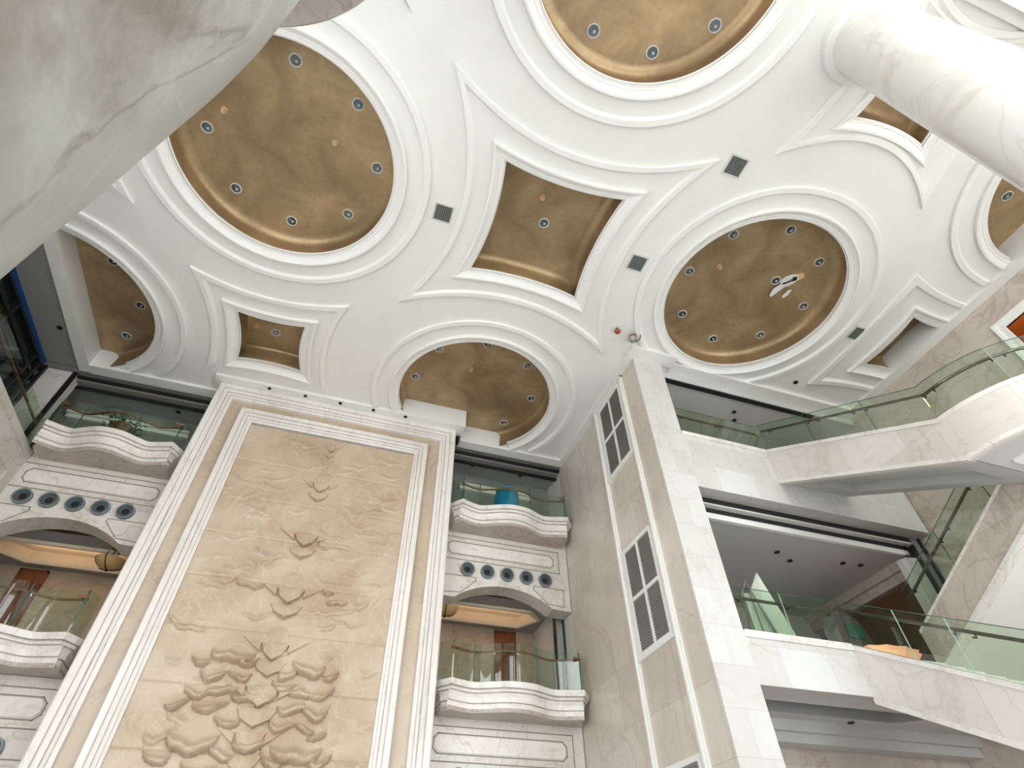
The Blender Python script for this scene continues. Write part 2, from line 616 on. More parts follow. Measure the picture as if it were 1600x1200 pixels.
def rect_frame(mb, x0, x1, z0, z1, prof):
    """Moulding round three sides and the foot of an upright rectangle facing -y; profile of (inset, y)."""
    rings = [[(x0 + d, y, z0), (x0 + d, y, z1 - d), (x1 - d, y, z1 - d), (x1 - d, y, z0)] for (d, y) in prof]
    return mb.loft(rings, False)


# ------------------------------------------------------------------ large structure
ZC = 20.0           # main ceiling
GZ = 21.0           # flat of the gold coffers
FL = -2.46          # floor
BEAM = 0.16         # drop of the perimeter beam

struct('floor', MB().box(-22.4, 31.4, FRONT_Y - 0.4, 36, FL - 0.3, FL), 'floor')


def circle_ring(cx, cy, r, z, clamp, n=144):
    out = []
    for i in range(n):
        a = 2 * math.pi * (i + 0.5) / n
        out.append(clamp(cx + r * math.cos(a), cy + r * math.sin(a)) + (z,))
    return out


def star_ring(cx, cy, hx, hy, mx, my, z, clamp, n=22):
    """Four-pointed star with inward-bowed sides: corners at (hx, hy), side middles at mx, my."""
    cs = [(-hx, -hy), (hx, -hy), (hx, hy), (-hx, hy)]
    out = []
    for k in range(4):
        a, b = cs[k], cs[(k + 1) % 4]
        dx, dy = b[0] - a[0], b[1] - a[1]
        L = math.hypot(dx, dy)
        nx, ny = -dy / L, dx / L
        sag = (hy - my) if k % 2 == 0 else (hx - mx)
        for i in range(n):
            t = i / n
            s = 4 * t * (1 - t) * sag
            out.append(clamp(cx + a[0] + dx * t + nx * s, cy + a[1] + dy * t + ny * s) + (z,))
    return out


def no_clamp(x, y):
    return (x, y)


def clamp_low(x, y):
    lim = 22.0 if x < 5.06 else 23.2
    return (x, min(y, lim))


def clamp_left(x, y):
    return (max(x, -13.38), min(y, 23.2))


def clamp_right(x, y):
    return (min(x, 24.32), y)


def clamp_star_sw(x, y):
    return (x, min(y, 22.0))


COFFERS = [
    # kind, cx, cy, (outer hx, hy, mid) or None, clamp, label, group
    ('round', 5.0, 0.0, None, no_clamp, 'round gold coffer at the top edge of the photo, the brightest dome'),
    ('round', -5.0, 10.05, None, no_clamp, 'round gold coffer partly hidden by the huge near column'),
    ('round', 5.0, 20.0, None, clamp_low, 'gold coffer cut off by the beam above the carved stone relief'),
    ('round', 15.05, 10.05, None, no_clamp, 'round gold coffer with the broken patch of plaster in its dome'),
    ('round', -14.1, 19.55, None, clamp_left, 'half round gold coffer in the ceiling corner over the dark windows'),
    ('round', 24.3, 0.9, None, clamp_right, 'half round gold coffer behind the white column at the edge'),
    ('star', 5.03, 10.0, (4.97, 4.92, 3.5, 3.45, 3.05, 3.0, 2.6, 2.42), no_clamp, 'large four pointed star coffer in the middle of the ceiling'),
    ('star', -5.2, 19.25, (3.25, 3.4, 2.55, 2.75, 2.05, 2.08, 1.87, 1.5), clamp_star_sw, 'small star coffer just above the corner of the stone relief'),
    ('star', 15.25, 0.85, (3.43, 3.4, 2.75, 2.0, 2.1, 2.08, 1.72, 1.52), no_clamp, 'star coffer half hidden behind the white round column'),
    ('star', 24.3, 10.08, (3.45, 3.47, 3.25, 2.9, 2.14, 2.12, 1.98, 1.58), clamp_right, 'half star coffer against the rose marble wall above the stairs'),
    ('star', -13.3, 10.05, (3.0, 3.5, 2.2, 2.4, 2.0, 2.1, 1.7, 1.6), clamp_left, 'star coffer tip peeping out beside the huge near column'),
    ('star', -4.9, 0.75, (3.4, 3.45, 1.3, 2.2, 2.1, 2.08, 1.75, 1.55), no_clamp, 'star coffer tip at the top edge beside the brown column ring'),
]


def coffer_rings(c):
    """Returns function f(u, z): u = 0 at the outer bead edge, 1 at the gold opening; plus ring helpers."""
    kind, cx, cy, p, clamp = c[:5]
    if kind == 'round':
        R = {'bo': 5.28, 'lo': 4.40, 'li': 3.95}

        def ring(which, d, z):
            return circle_ring(cx, cy, R[which] - d, z, clamp)
    else:
        hx, hy, mx, my, lh, lhy, lm, gh = p

        def ring(which, d, z):
            if which == 'bo':
                return star_ring(cx, cy, hx - 2.0 * d, hy - 2.0 * d, mx - d, my - d, z, clamp)
            if which == 'lo':
                return star_ring(cx, cy, lh - 1.35 * d, lhy - 1.35 * d, lm - d, lm - d, z, clamp)
            return star_ring(cx, cy, gh - 1.1 * d, gh - 1.1 * d, gh * 0.90 - d, gh * 0.90 - d, z, clamp)
    return ring


ceiling_holes = []
for c in COFFERS:
    ring = coffer_rings(c)
    clamp = c[4]
    t = thing('ceiling_coffer', c[5], 'ceiling coffer', (c[1], c[2], ZC), 'round gold coffers' if c[0] == 'round' else 'star coffers')

    def clipped(q, clamp=clamp):
        e1 = clamp(q[0] + 0.004, q[1] + 0.004); e2 = clamp(q[0] - 0.004, q[1] - 0.004)
        return abs(e1[0] - e2[0]) < 0.0079 or abs(e1[1] - e2[1]) < 0.0079
    bead = [ring('bo', 0, ZC + 0.02), ring('bo', 0.0, ZC - 0.10), ring('bo', 0.02, ZC - 0.12), ring('bo', 0.22, ZC - 0.12), ring('bo', 0.24, ZC - 0.09), ring('bo', 0.31, ZC - 0.01), ring('bo', 0.31, ZC + 0.02)]
    mb = MB()
    r0 = bead[0]
    mb.loft(bead, True, lambda k, i, j: clipped(r0[i]) or clipped(r0[j]))
    fix_normals(mb.build('outer_moulding', 'white_trim', t, 22))
    # chunky lip round the opening
    lip = [ring('lo', 0, ZC + 0.02), ring('lo', 0.0, ZC - 0.13), ring('lo', 0.02, ZC - 0.15), ring('lo', 0.09, ZC - 0.15), ring('lo', 0.10, ZC - 0.11), ring('lo', 0.28, ZC + 0.00), ring('lo', 0.30, ZC - 0.02),
           ring('li', 0.05, ZC + 0.06), ring('li', 0.0, ZC + 0.18)]
    mb = MB()
    l0 = lip[0]
    mb.loft(lip, True, lambda k, i, j: clipped(l0[i]) or clipped(l0[j]))
    fix_normals(mb.build('inner_moulding', 'white_trim', t, 22))
    # gold recess: upright rim, hollow cove, flat
    rr = [ring('li', 0.0, ZC + 0.02), ring('li', -0.03, ZC + 0.66)]
    dep = (0.36 if c[0] == 'round' else 0.30) if c[4] is no_clamp else 0.14
    for k in range(1, 9):
        a = math.pi / 2 * k / 8
        rr.append(ring('li', -0.03 + (dep + 0.03) * (1 - math.cos(a)), ZC + 0.66 + (GZ - ZC - 0.66) * math.sin(a)))
    mb = MB()
    mb.loft(rr, True)
    mb.cap(rr[-1])
    fix_normals(mb.build('gold_dome', 'gold', t, 45))
    ceiling_holes.append([(q[0], q[1]) for q in ring('li', -0.01, ZC)])

# ceiling plane: outline with stepped back edge, coffers cut out
outline = [(-13.9, FRONT_Y), (25.0, FRONT_Y), (25.0, 15.0), (12.0, 15.0), (12.0, 24.1), (5.06, 24.1), (5.06, 23.0), (-7.6, 23.0), (-7.6, 24.1), (-13.9, 24.1)]


def dedupe(poly):
    out = []
    for p in poly:
        if not out or math.hypot(p[0] - out[-1][0], p[1] - out[-1][1]) > 1e-4:
            out.append(p)
    while len(out) > 2 and math.hypot(out[0][0] - out[-1][0], out[0][1] - out[-1][1]) < 1e-4:
        out.pop()
    return out


struct('ceiling', MB().sheet(outline, [dedupe(h) for h in ceiling_holes], lambda a, b: (a, b, ZC)), 'white')
struct('ceiling_upper_deck', MB().box(-20, 31, FRONT_Y - 0.4, 36, 22.2, 22.5), 'white')

# perimeter beam (each run closes off the half coffers too)
zb = ZC - BEAM
struct('trim_1', MB().box(-13.85, -13.35, FRONT_Y, 23.7, zb, 22.2), 'white')
struct('trim_2', MB().box(-13.35, -7.62, 23.17, 23.75, zb, 22.2), 'white')
struct('trim_3', MB().box(-7.62, 5.06, 21.97, 22.7, zb, 22.2), 'white')
struct('trim_4', MB().box(5.06, 11.4, 23.17, 23.75, zb, 22.2), 'white')
struct('trim_5', MB().box(11.1, 11.4, 14.62, 23.17, zb - 0.05, ZC).box(11.05, 13.5, 13.95, 14.62, zb - 0.07, ZC), 'white')
struct('trim_6', MB().box(13.5, 24.3, 14.35, 15.0, zb - 0.05, 22.2), 'white')
struct('trim_7', MB().box(24.3, 24.9, -1.75, 15.0, zb, 22.2), 'white')
struct('trim_8', MB().box(13.2, 24.9, -2.6, -1.75, ZC - 0.75, ZC).box(13.2, 24.9, -1.75, -1.45, ZC - 0.3, ZC), 'white')

# side walls
struct('wall_left', MB().box(-13.9, -13.4, 8.0, 24.1, FL, 15.0).box(-13.9, -13.4, -7.6, 8.0, 14.2, 15.0).box(-14.0, -13.34, -7.6, 24.0, 14.75, 15.1), 'bay_marble')
struct('wall_left_moulding', MB().box(-13.4, -13.33, 16, 23.6, 13.7, 13.85).box(-13.4, -13.33, 16, 23.6, 12.0, 12.15).box(-13.4, -13.33, 23.35, 23.5, 12.15, 13.7), 'bay_marble')
struct('wall_right', MB().box(24.85, 25.35, 7.3, 24.5, FL, 20.2).box(24.85, 25.35, -7.6, 3.2, FL, 20.2).box(24.85, 25.35, 3.2, 7.3, FL, 15.4).box(24.85, 25.35, 3.2, 7.3, 18.55, 20.2), 'pink_marble')
struct('wall_louvred', MB().box(11.4, 12.85, 14.68, 24.1, FL, ZC), 'side_marble')
struct('wall_pier', MB().box(11.4, 12.9, 14.6, 14.68, FL, ZC), 'front_marble')
struct('wall_pier_return', MB().box(12.85, 12.9, 14.68, 16.6, FL, ZC), 'front_marble')

# front wall with tall glazed bays
fw = MB()
edges = [-14.2] + [e_ for b_ in BAYS for e_ in b_] + [25.4]
for k in range(0, len(edges), 2):
    fw.box(edges[k], edges[k + 1], FRONT_Y - 0.4, FRONT_Y, FL, 22.2)
fw.box(-14.2, 25.4, FRONT_Y - 0.4, FRONT_Y, TOP, 22.2)
struct('wall_front', fw, 'white')
for n_, (a, b) in enumerate(BAYS):
    w = MB()
    for k in range(5):
        x = a + (b - a) * k / 4
        w.box(x - 0.07, x + 0.07, FRONT_Y - 0.25, FRONT_Y - 0.05, FL, TOP)
    for z in (1.2, 4.8, 8.4, 12.0, 15.6):
        w.box(a, b, FRONT_Y - 0.24, FRONT_Y - 0.06, z - 0.07, z + 0.07)
    wf = struct('window_%d' % (n_ + 1), w, 'mid_metal')
    MB().box(a, b, FRONT_Y - 0.16, FRONT_Y - 0.14, FL, TOP).build('pane', 'window_glass', wf)

w = MB()
for k in range(7):
    y = -7.6 + 15.6 * k / 6
    w.box(-13.75, -13.55, y - 0.07, y + 0.07, FL, 14.2)
for z in (1.2, 4.8, 8.4, 11.6):
    w.box(-13.74, -13.56, -7.6, 8.0, z - 0.07, z + 0.07)
wf = struct('window_9', w, 'mid_metal')  # unseen side glazing, added to throw daylight on the louvred wall
MB().box(-13.66, -13.64, -7.6, 8.0, FL, 14.2).build('pane', 'window_glass', wf)

# back wall pieces
BW = 24.1     # face of the balcony bays


def arch_outline(cx, half, z_spring, z_top, z_flat_l, z_flat_r, x0, x1):
    pts = [(x0, z_flat_l)]
    pts.append((cx - half, z_flat_l))
    n = 18
    for k in range(n + 1):
        t = -1 + 2 * k / n
        pts.append((cx + half * t, z_spring + (z_top - z_spring) * (1 - abs(t) ** 2.2)))
    pts.append((x1, z_flat_r))
    return pts


def octagon(x0, x1, z0, z1, c):
    return [(x0 + c, z0), (x1 - c, z0), (x1, z0 + c), (x1, z1 - c), (x1 - c, z1), (x0 + c, z1), (x0, z1 - c), (x0, z0 + c)]


def groove(mb, pts, y, w=0.05, d=0.03):
    """Thin raised line along a closed outline on a wall facing -y."""
    n = len(pts)
    for i in range(n):
        a, b = pts[i], pts[(i + 1) % n]
        dx, dz = b[0] - a[0], b[1] - a[1]
        L = math.hypot(dx, dz)
        if L < 1e-6: continue
        ux, uz = dx / L * w / 2, dz / L * w / 2
        px, pz = -uz, ux
        q = [(a[0] - ux + px, a[1] - uz + pz), (b[0] + ux + px, b[1] + uz + pz), (b[0] + ux - px, b[1] + uz - pz), (a[0] - ux - px, a[1] - uz - pz)]
        mb.prism(q, 'y', y - d, y + 0.01)


def bay_spandrel(name, x0, x1, dz, cx):
    """Panelled wall between two balconies: flat panel, holes' row, arch below."""
    low = arch_outline(cx, (x1 - x0) * 0.36, 11.40 + dz, 12.15 + dz, 11.37 + dz, 11.37 + dz, x0, x1)
    poly = low + [(x1, 14.75 + dz), (x0, 14.75 + dz)]
    mb = MB().prism(poly, 'y', BW, BW + 0.95)
    o = struct(name, mb, 'bay_marble')
    w = x1 - x0
    a, b = x0 + 0.02 * w, x1 - 0.07 * w
    pl = MB()
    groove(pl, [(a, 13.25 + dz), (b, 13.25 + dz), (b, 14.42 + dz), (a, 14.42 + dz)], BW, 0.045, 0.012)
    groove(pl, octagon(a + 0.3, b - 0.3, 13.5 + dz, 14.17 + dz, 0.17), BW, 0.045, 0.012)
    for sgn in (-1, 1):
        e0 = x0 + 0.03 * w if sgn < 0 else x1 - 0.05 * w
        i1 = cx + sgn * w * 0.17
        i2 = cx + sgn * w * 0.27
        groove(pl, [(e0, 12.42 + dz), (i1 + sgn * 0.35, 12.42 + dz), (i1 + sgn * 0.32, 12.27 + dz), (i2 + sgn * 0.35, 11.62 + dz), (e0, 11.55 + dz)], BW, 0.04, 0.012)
    pl.build('panel_joint_shade', 'joint_shade', o)
    rp = MB()
    rp.prism(octagon(a + 0.36, b - 0.36, 13.56 + dz, 14.11 + dz, 0.16), 'y', BW - 0.035, BW)
    rp.build('raised_panel', 'cornice_marble', o)
    return o


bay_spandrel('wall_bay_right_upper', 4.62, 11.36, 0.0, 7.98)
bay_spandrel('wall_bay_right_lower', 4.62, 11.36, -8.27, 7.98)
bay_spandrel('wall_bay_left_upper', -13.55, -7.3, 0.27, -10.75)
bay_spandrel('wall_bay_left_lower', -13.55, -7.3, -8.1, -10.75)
struct('wall_back_center', MB().box(-7.36, 4.62, 22.95, 30, FL, ZC), 'bay_marble')

struct('wall_far_right', MB().box(11.4, 12.85, 24.1, 31, FL, 20.2), 'gallery_wall')
struct('wall_far_left', MB().box(-15.9, -15.4, 24.5, 31, FL, 20.2), 'gallery_wall')
struct('wall_far_sides', MB().box(31, 31.4, FRONT_Y - 0.4, 31.4, FL, 22.5).box(-22.4, -22, 8.0, 31.4, FL, 22.5).box(25.4, 31, FRONT_Y - 0.4, FRONT_Y, FL, 22.2).box(-22, -13.9, 8.0, 8.3, FL, 22.2).box(-16.3, -15.9, FRONT_Y, 8.0, 14.6, 22.2), 'gallery_wall')
struct('wall_far_back', MB().box(-22, 31, 31, 31.4, FL, 22.2), 'gallery_wall')

# floors and ceilings of the back galleries
for (nm, x0, x1, dzz) in (('right', 4.62, 11.4, 0.0), ('left', -15.4, -7.36, 0.25)):
    struct('floor_gallery_%s_upper' % nm, MB().box(x0, x1, 24.12, 31, 14.75 + dzz, 15.1 + dzz), 'grey_ceiling')
    struct('floor_gallery_%s_lower' % nm, MB().box(x0, x1, 24.12, 31, 6.5 + dzz, 6.85 + dzz), 'grey_ceiling')
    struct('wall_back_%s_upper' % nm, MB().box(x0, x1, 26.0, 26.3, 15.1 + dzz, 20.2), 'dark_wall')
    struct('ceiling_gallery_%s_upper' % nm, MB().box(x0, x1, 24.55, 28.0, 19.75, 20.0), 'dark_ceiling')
    struct('wall_back_%s_lower' % nm, MB().box(x0, x1, 29.55, 29.9, 6.85 + dzz, 12.9 + dzz), 'warm_wall')
    # header with roller tracks over the top opening
    tr = MB().box(x0, x1, 23.75, 24.05, 19.84, 20.0).box(x0, x1, 24.2, 24.55, 19.62, 20.0)
    struct('trim_header_%s' % nm, tr, 'mid_metal')
    struct('trim_track_%s' % nm, MB().box(x0, x1, 24.05, 24.2, 19.72, 20.0).box(x0, x1, 24.55, 24.72, 19.5, 19.76), 'dark_metal')
    struct('trim_cornice_%s' % nm, MB().box(x0 + 1.2, x1 - 1.3, 25.75, 26.0, 18.55, 18.75).box(x0 + 1.2, x1 - 1.3, 25.6, 26.0, 18.75, 18.9), 'white')

# corridor ceilings of the lower level with their lit trays
for (nm, x0, x1, z, ta, tb) in (('right', 4.62, 11.4, 12.4, 3.6, 10.85), ('left', -15.4, -7.36, 12.62, -13.75, -7.6)):
    tray = [(ta + 0.7, 26.95), (tb - 0.75, 26.95), (tb, 27.6), (tb - 0.75, 28.65), (ta + 0.7, 28.65), (ta, 27.8)]
    if nm == 'right':
        tray = [(4.8, 26.95), (10.1, 26.95), (10.85, 27.6), (10.1, 28.65), (4.8, 28.65)]
    else:
        tray = [(-14.6, 27.6), (-13.5, 26.95), (-7.6, 26.95), (-7.6, 28.65), (-13.2, 28.65)]
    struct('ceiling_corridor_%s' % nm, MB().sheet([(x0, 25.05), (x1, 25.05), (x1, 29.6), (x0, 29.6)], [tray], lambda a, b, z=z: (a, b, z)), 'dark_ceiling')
    n = len(tray)
    cxm = sum(p[0] for p in tray) / n; cym = sum(p[1] for p in tray) / n

    def grow(p, k, cxm=cxm, cym=cym):
        return (cxm + (p[0] - cxm) * (1 + k * 0.35), cym + (p[1] - cym) * (1 + k))
    lip_rings = [[grow(p, 0.30) + (z - 0.01,) for p in tray], [grow(p, 0.26) + (z - 0.12,) for p in tray], [grow(p, 0.10) + (z - 0.14,) for p in tray], [grow(p, 0.02) + (z - 0.05,) for p in tray], [p + (z + 0.05,) for p in tray], [grow(p, 0.1) + (z + 0.1,) for p in tray], [grow(p, 0.1) + (z + 0.45,) for p in tray]]
    mb = MB().loft(lip_rings, True)
    mb.cap(lip_rings[-1])
    fix_normals(struct('ceiling_tray_%s' % nm, mb, 'tray'))
    # hidden cove lamps along the tray
    t = thing('cove_lamp', 'warm hidden lamp strip glowing in the ceiling tray over the lower %s balcony' % ('corner' if nm == 'left' else 'inner'), 'lamp', (cxm, cym, z + 0.12), 'cove lamps in the corridor trays')
    MB().box(min(p[0] for p in tray) + 0.9, max(p[0] for p in tray) - 0.9, 27.02, 27.06, z + 0.14, z + 0.18).build('lamp_strip', emit_mat('warm_lamp_' + nm, (1.0, 0.66, 0.40), 2.5), t)
    add_light('cove_glow', 'AREA', (cxm, cym, z + 0.14), (max(4.5, tb - ta - 2.0) * 0.8, 0.8), 5, (1.0, 0.66, 0.40), (math.radians(180), 0, 0))
    struct('trim_slot_%s' % nm, MB().box(x0, x1, 25.25, 25.65, z - 0.05, z - 0.005), 'dark_metal')

# right-hand galleries behind the white pier
struct('wall_band_upper', MB().box(12.9, 24.75, 14.6, 15.2, 12.65, 15.3), 'front_marble')
struct('trim_band_upper', MB().box(12.9, 17.15, 14.52, 15.25, 15.3, 15.5), 'cornice_marble')
struct('wall_band_lower', MB().box(12.9, 24.85, 14.6, 15.2, 5.45, 6.85), 'front_marble')
struct('trim_band_lower', MB().box(12.9, 17.18, 14.52, 15.25, 6.85, 7.07), 'cornice_marble')
struct('floor_gallery_side_upper', MB().box(12.9, 24.85, 15.2, 24.2, 14.9, 15.2), 'grey_ceiling')
struct('floor_gallery_side_lower', MB().box(12.9, 24.85, 15.2, 24.2, 6.5, 6.8), 'grey_ceiling')
struct('ceiling_gallery_side_upper', MB().box(12.9, 24.85, 15.01, 24.2, 19.45, 20.1), 'grey_ceiling')
struct('trim_slot_side_upper', MB().box(12.9, 22.2, 15.02, 15.25, 19.36, 19.45), 'dark_metal')
struct('wall_gallery_side_upper', MB().box(12.9, 24.85, 21.0, 21.3, 15.2, 19.5), 'gallery_wall')
struct('ceiling_gallery_side_middle', MB().box(12.9, 24.7, 15.55, 24.2, 12.0, 12.2), 'grey_ceiling')
struct('wall_gallery_side_middle', MB().box(12.9, 24.85, 22.4, 22.7, 6.8, 12.2), 'gallery_wall')
struct('trim_track_side', MB().box(12.9, 24.2, 15.2, 15.25, 12.45, 12.7).box(12.9, 23.9, 15.49, 15.54, 12.2, 12.5), 'dark_metal')
struct('trim_header_side', MB().box(12.9, 24.2, 15.25, 15.49, 12.38, 12.7), 'gallery_wall')
struct('trim_beam_side', MB().box(12.9, 23.9, 15.54, 15.7, 11.95, 12.5), 'white')
jm = MB()
for k in range(5):
    jm.box(23.62 + 0.12 * k, 23.69 + 0.12 * k, 15.45 - 0.03 * k, 15.75, 6.8, 11.75)
jm.box(23.58, 24.2, 15.6, 15.9, 6.8, 11.75)
struct('trim_jamb_fluted', jm, 'gallery_wall')
struct('trim_jamb_frame', MB().box(24.2, 24.75, 15.2, 15.5, 6.8, 12.65), 'mid_metal')
struct('trim_jamb_line', MB().box(24.12, 24.2, 15.15, 15.5, 6.8, 12.3).box(24.6, 24.72, 15.1, 15.2, 6.8, 12.65), 'dark_metal')
struct('trim_side_cornice', MB().box(24.2, 24.7, 15.9, 22.4, 11.2, 11.6).box(24.0, 24.7, 15.9, 22.4, 11.6, 12.0), 'dark_pink_marble')
struct('wall_gallery_panelling', MB().box(24.55, 24.8, 15.9, 22.4, 6.8, 11.2), 'dark_wood')
# ground floor corridor on the right
slot = [(13.6, 15.75), (20.6, 15.75), (21.0, 16.1), (20.2, 16.75), (14.4, 16.75)]
cg = MB().sheet([(12.9, 15.2), (24.85, 15.2), (24.85, 19.0), (12.9, 19.0)], [slot], lambda a, b: (a, b, 5.45))
struct('ceiling_corridor_ground', cg, 'grey_ceiling')
rg = [[p + (5.45,) for p in slot], [p + (5.9,) for p in slot]]
mb = MB().loft(rg, True); mb.cap(rg[1])
struct('ceiling_slot_ground', mb, 'dark_ceiling')
struct('trim_cove_ground', MB().box(12.9, 24.85, 17.35, 17.9, 5.1, 5.45).box(12.9, 24.85, 17.55, 18.2, 4.8, 5.1), 'grey_ceiling')
struct('wall_corridor_ground', MB().box(12.9, 24.85, 18.2, 18.5, FL, 5.45), 'pink_marble')

# left gallery behind the perimeter beam
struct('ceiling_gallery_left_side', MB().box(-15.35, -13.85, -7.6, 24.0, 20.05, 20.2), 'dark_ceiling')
struct('wall_left_window', MB().box(-15.9, -15.5, -7.6, 24.0, 15.0, 20.1), 'dark_glass')
struct('trim_blue_band', MB().box(-15.5, -15.35, -7.6, 24.0, 19.75, 20.1), 'blue')
wl_ = MB().box(-15.52, -15.32, -7.6, 24.0, 19.6, 19.75).box(-15.52, -15.35, -7.6, 24.0, 18.9, 19.1).box(-15.52, -15.4, -7.6, 24.0, 18.45, 18.55)
for k in range(5):
    wl_.box(-15.52, -15.3, 23.4 - k * 3.6, 23.55 - k * 3.6, 15.0, 19.6)
struct('trim_window_frame_left', wl_, 'dark_metal')
struct('wall_corner_pier', MB().box(-15.35, -13.95, 23.95, 24.5, 15.0, 20.0), 'cornice_marble')
struct('trim_corner_posts', MB().box(-14.1, -13.94, 23.85, 24.0, 15.0, 19.9).box(-15.36, -15.2, 23.8, 23.96, 15.0, 20.0).box(-15.5, -15.36, 22.9, 23.05, 15.0, 20), 'dark_metal')
struct('floor_gallery_left_side', MB().box(-15.6, -13.5, -7.6, 24.0, 14.6, 14.9), 'grey_ceiling')

# ------------------------------------------------------------------ carved stone relief
relief = thing('stone_relief', 'tall tan stone relief carved with swirling clouds, in a double white marble frame', 'relief', (-1.36, 22.6, FL))


def relief_height(x, z, bumps, wedges):
    h = 0.0
    x, z = (x + 0.07 * math.sin(4.3 * z + 1.3 * x) + 0.025 * math.sin(9.1 * z + 2.0 * x),
            z + 0.06 * math.sin(5.1 * x + 0.7 + 0.8 * z) + 0.025 * math.sin(11.0 * x - 1.9 * z))
    for (cx, cz, rx, rz, hh, tilt) in bumps:
        dx, dz = x - cx, z - cz
        if abs(dx) > rx * 1.3 or abs(dz) > rz * 1.3: continue
        u = dx / rx
        w_ = (dz - tilt * dx) / rz
        # bowl-bottomed scroll: sharp lower lip, fading upward
        edge = -math.sqrt(max(0, 1 - u * u)) * 0.9
        if abs(u) >= 1: continue
        if w_ < edge:
            continue
        top = 1.0 - 0.5 * u * u
        if w_ > top: continue
        t = (w_ - edge) / (top - edge)
        h = max(h, hh * (0.55 * (1 - t) ** 1.2 + 1.15 * math.exp(-((t - 0.13) / 0.15) ** 2)) * (1 - u * u) ** 0.45)
    return h


rnd = random.Random(11)
bumps, wedges = [], []
for (cz, wd) in ((17.2, 0.42), (14.9, 0.62), (13.9, 0.4), (12.1, 0.72), (11.1, 0.62), (9.75, 0.75), (8.7, 0.75), (8.05, 0.65)):
    wedges.append((-1.43 - (0.05 if cz < 9 else 0), cz, wd, 0.72 * (wd / 0.7) ** 0.5, 0.17))
for (cx, cz, rx, rz, hh) in ((-2.75, 7.65, 0.72, 0.55, 0.26), (-0.1, 7.45, 0.62, 0.6, 0.26), (-3.15, 5.0, 0.8, 0.65, 0.30), (0.15, 4.9, 0.85, 0.7, 0.30),
                             (-1.5, 6.5, 0.62, 0.6, 0.22), (-1.4, 5.0, 0.55, 0.55, 0.24), (-1.5, 4.1, 0.7, 0.6, 0.28),
                             (-2.95, 10.2, 0.6, 0.34, 0.18), (0.35, 9.85, 0.42, 0.3, 0.14), (-0.1, 10.2, 0.3, 0.2, 0.1)):
    bumps.append((cx, cz, rx, rz, hh, 0.0))
for (cx, cz, rx, rz) in ((-3.2, 6.9, .42, .34), (-2.25, 6.95, .4, .32), (-2.7, 6.5, .5, .36), (-3.5, 6.35, .38, .36), (-2.1, 6.35, .36, .32), (-2.9, 5.95, .45, .32),
                         (-0.75, 6.75, .38, .33), (-0.1, 6.6, .42, .4), (0.5, 6.6, .36, .34), (-0.35, 6.1, .46, .4), (0.45, 6.05, .45, .42), (-0.6, 5.55, .38, .33), (0.15, 5.5, .34, .3),
                         (-3.6, 7.3, .34, .3), (-2.2, 7.4, .3, .28), (-0.85, 7.2, .3, .4), (0.75, 7.15, .28, .3), (-3.9, 5.9, .36, .3), (-2.2, 5.5, .4, .3), (0.6, 5.3, .3, .26),
                         (-2.2, 4.7, .42, .4), (-0.6, 4.6, .36, .42), (0.95, 4.6, .36, .36), (-3.9, 4.5, .4, .4), (-2.6, 4.2, .5, .4), (-0.4, 3.9, .5, .4), (0.6, 4.1, .45, .4)):
    bumps.append((cx, cz, rx * 1.08, rz * 1.15, 0.20, rnd.uniform(-0.25, 0.25)))
# shallow cloud scrolls higher up
for k in range(78):
    cx, cz = rnd.uniform(-4.9, 2.2), rnd.uniform(8.3, 17.4)
    if abs(cx + 1.43) < 0.7: continue
    bumps.append((cx, cz, rnd.uniform(0.35, 0.8), rnd.uniform(0.18, 0.42), rnd.uniform(0.02, 0.055) * (1.4 if cz < 13 else 1), rnd.uniform(-0.3, 0.3)))
for k in range(50):
    cx, cz = rnd.uniform(-4.9, 2.2), rnd.uniform(-2, 8.0)
    bumps.append((cx, cz, rnd.uniform(0.3, 0.6), rnd.uniform(0.25, 0.45), rnd.uniform(0.03, 0.07) if cz > 4 else 0.2, rnd.uniform(-0.3, 0.3)))

PX0, PX1, PZ0, PZ1 = -5.36, 2.68, FL, 17.76
vs_, fs = [], []
NX = 190
zs = [FL + (3.4 - FL) * k / 20 for k in range(20)] + [3.4 + (PZ1 - 3.4) * k / 340 for k in range(341)]
joints = [15.75, 13.85, 12.05, 10.2, 8.35, 6.45, 4.5]
vj = [-3.55, -1.43, 0.62]
for zi in zs:
    for i in range(NX + 1):
        x = PX0 + (PX1 - PX0) * i / NX
        h = relief_height(x, zi, bumps, wedges)
        h += 0.012 * math.sin(2.1 * x + 1.7 * zi) * math.sin(1.3 * zi - 2.4 * x)
        for j in joints:
            if abs(zi - j) < 0.022: h -= 0.025
        if zi > 8.3 and abs(x + 1.43) < 0.022: h -= 0.02
        vs_.append((x, 22.62 - h, zi))
n1 = NX + 1
for k in range(len(zs) - 1):
    for i in range(NX):
        fs.append((k * n1 + i, k * n1 + i + 1, (k + 1) * n1 + i + 1, (k + 1) * n1 + i))
mb = MB().add(vs_, fs)
mb.build('carved_panel', 'relief', relief, 60)


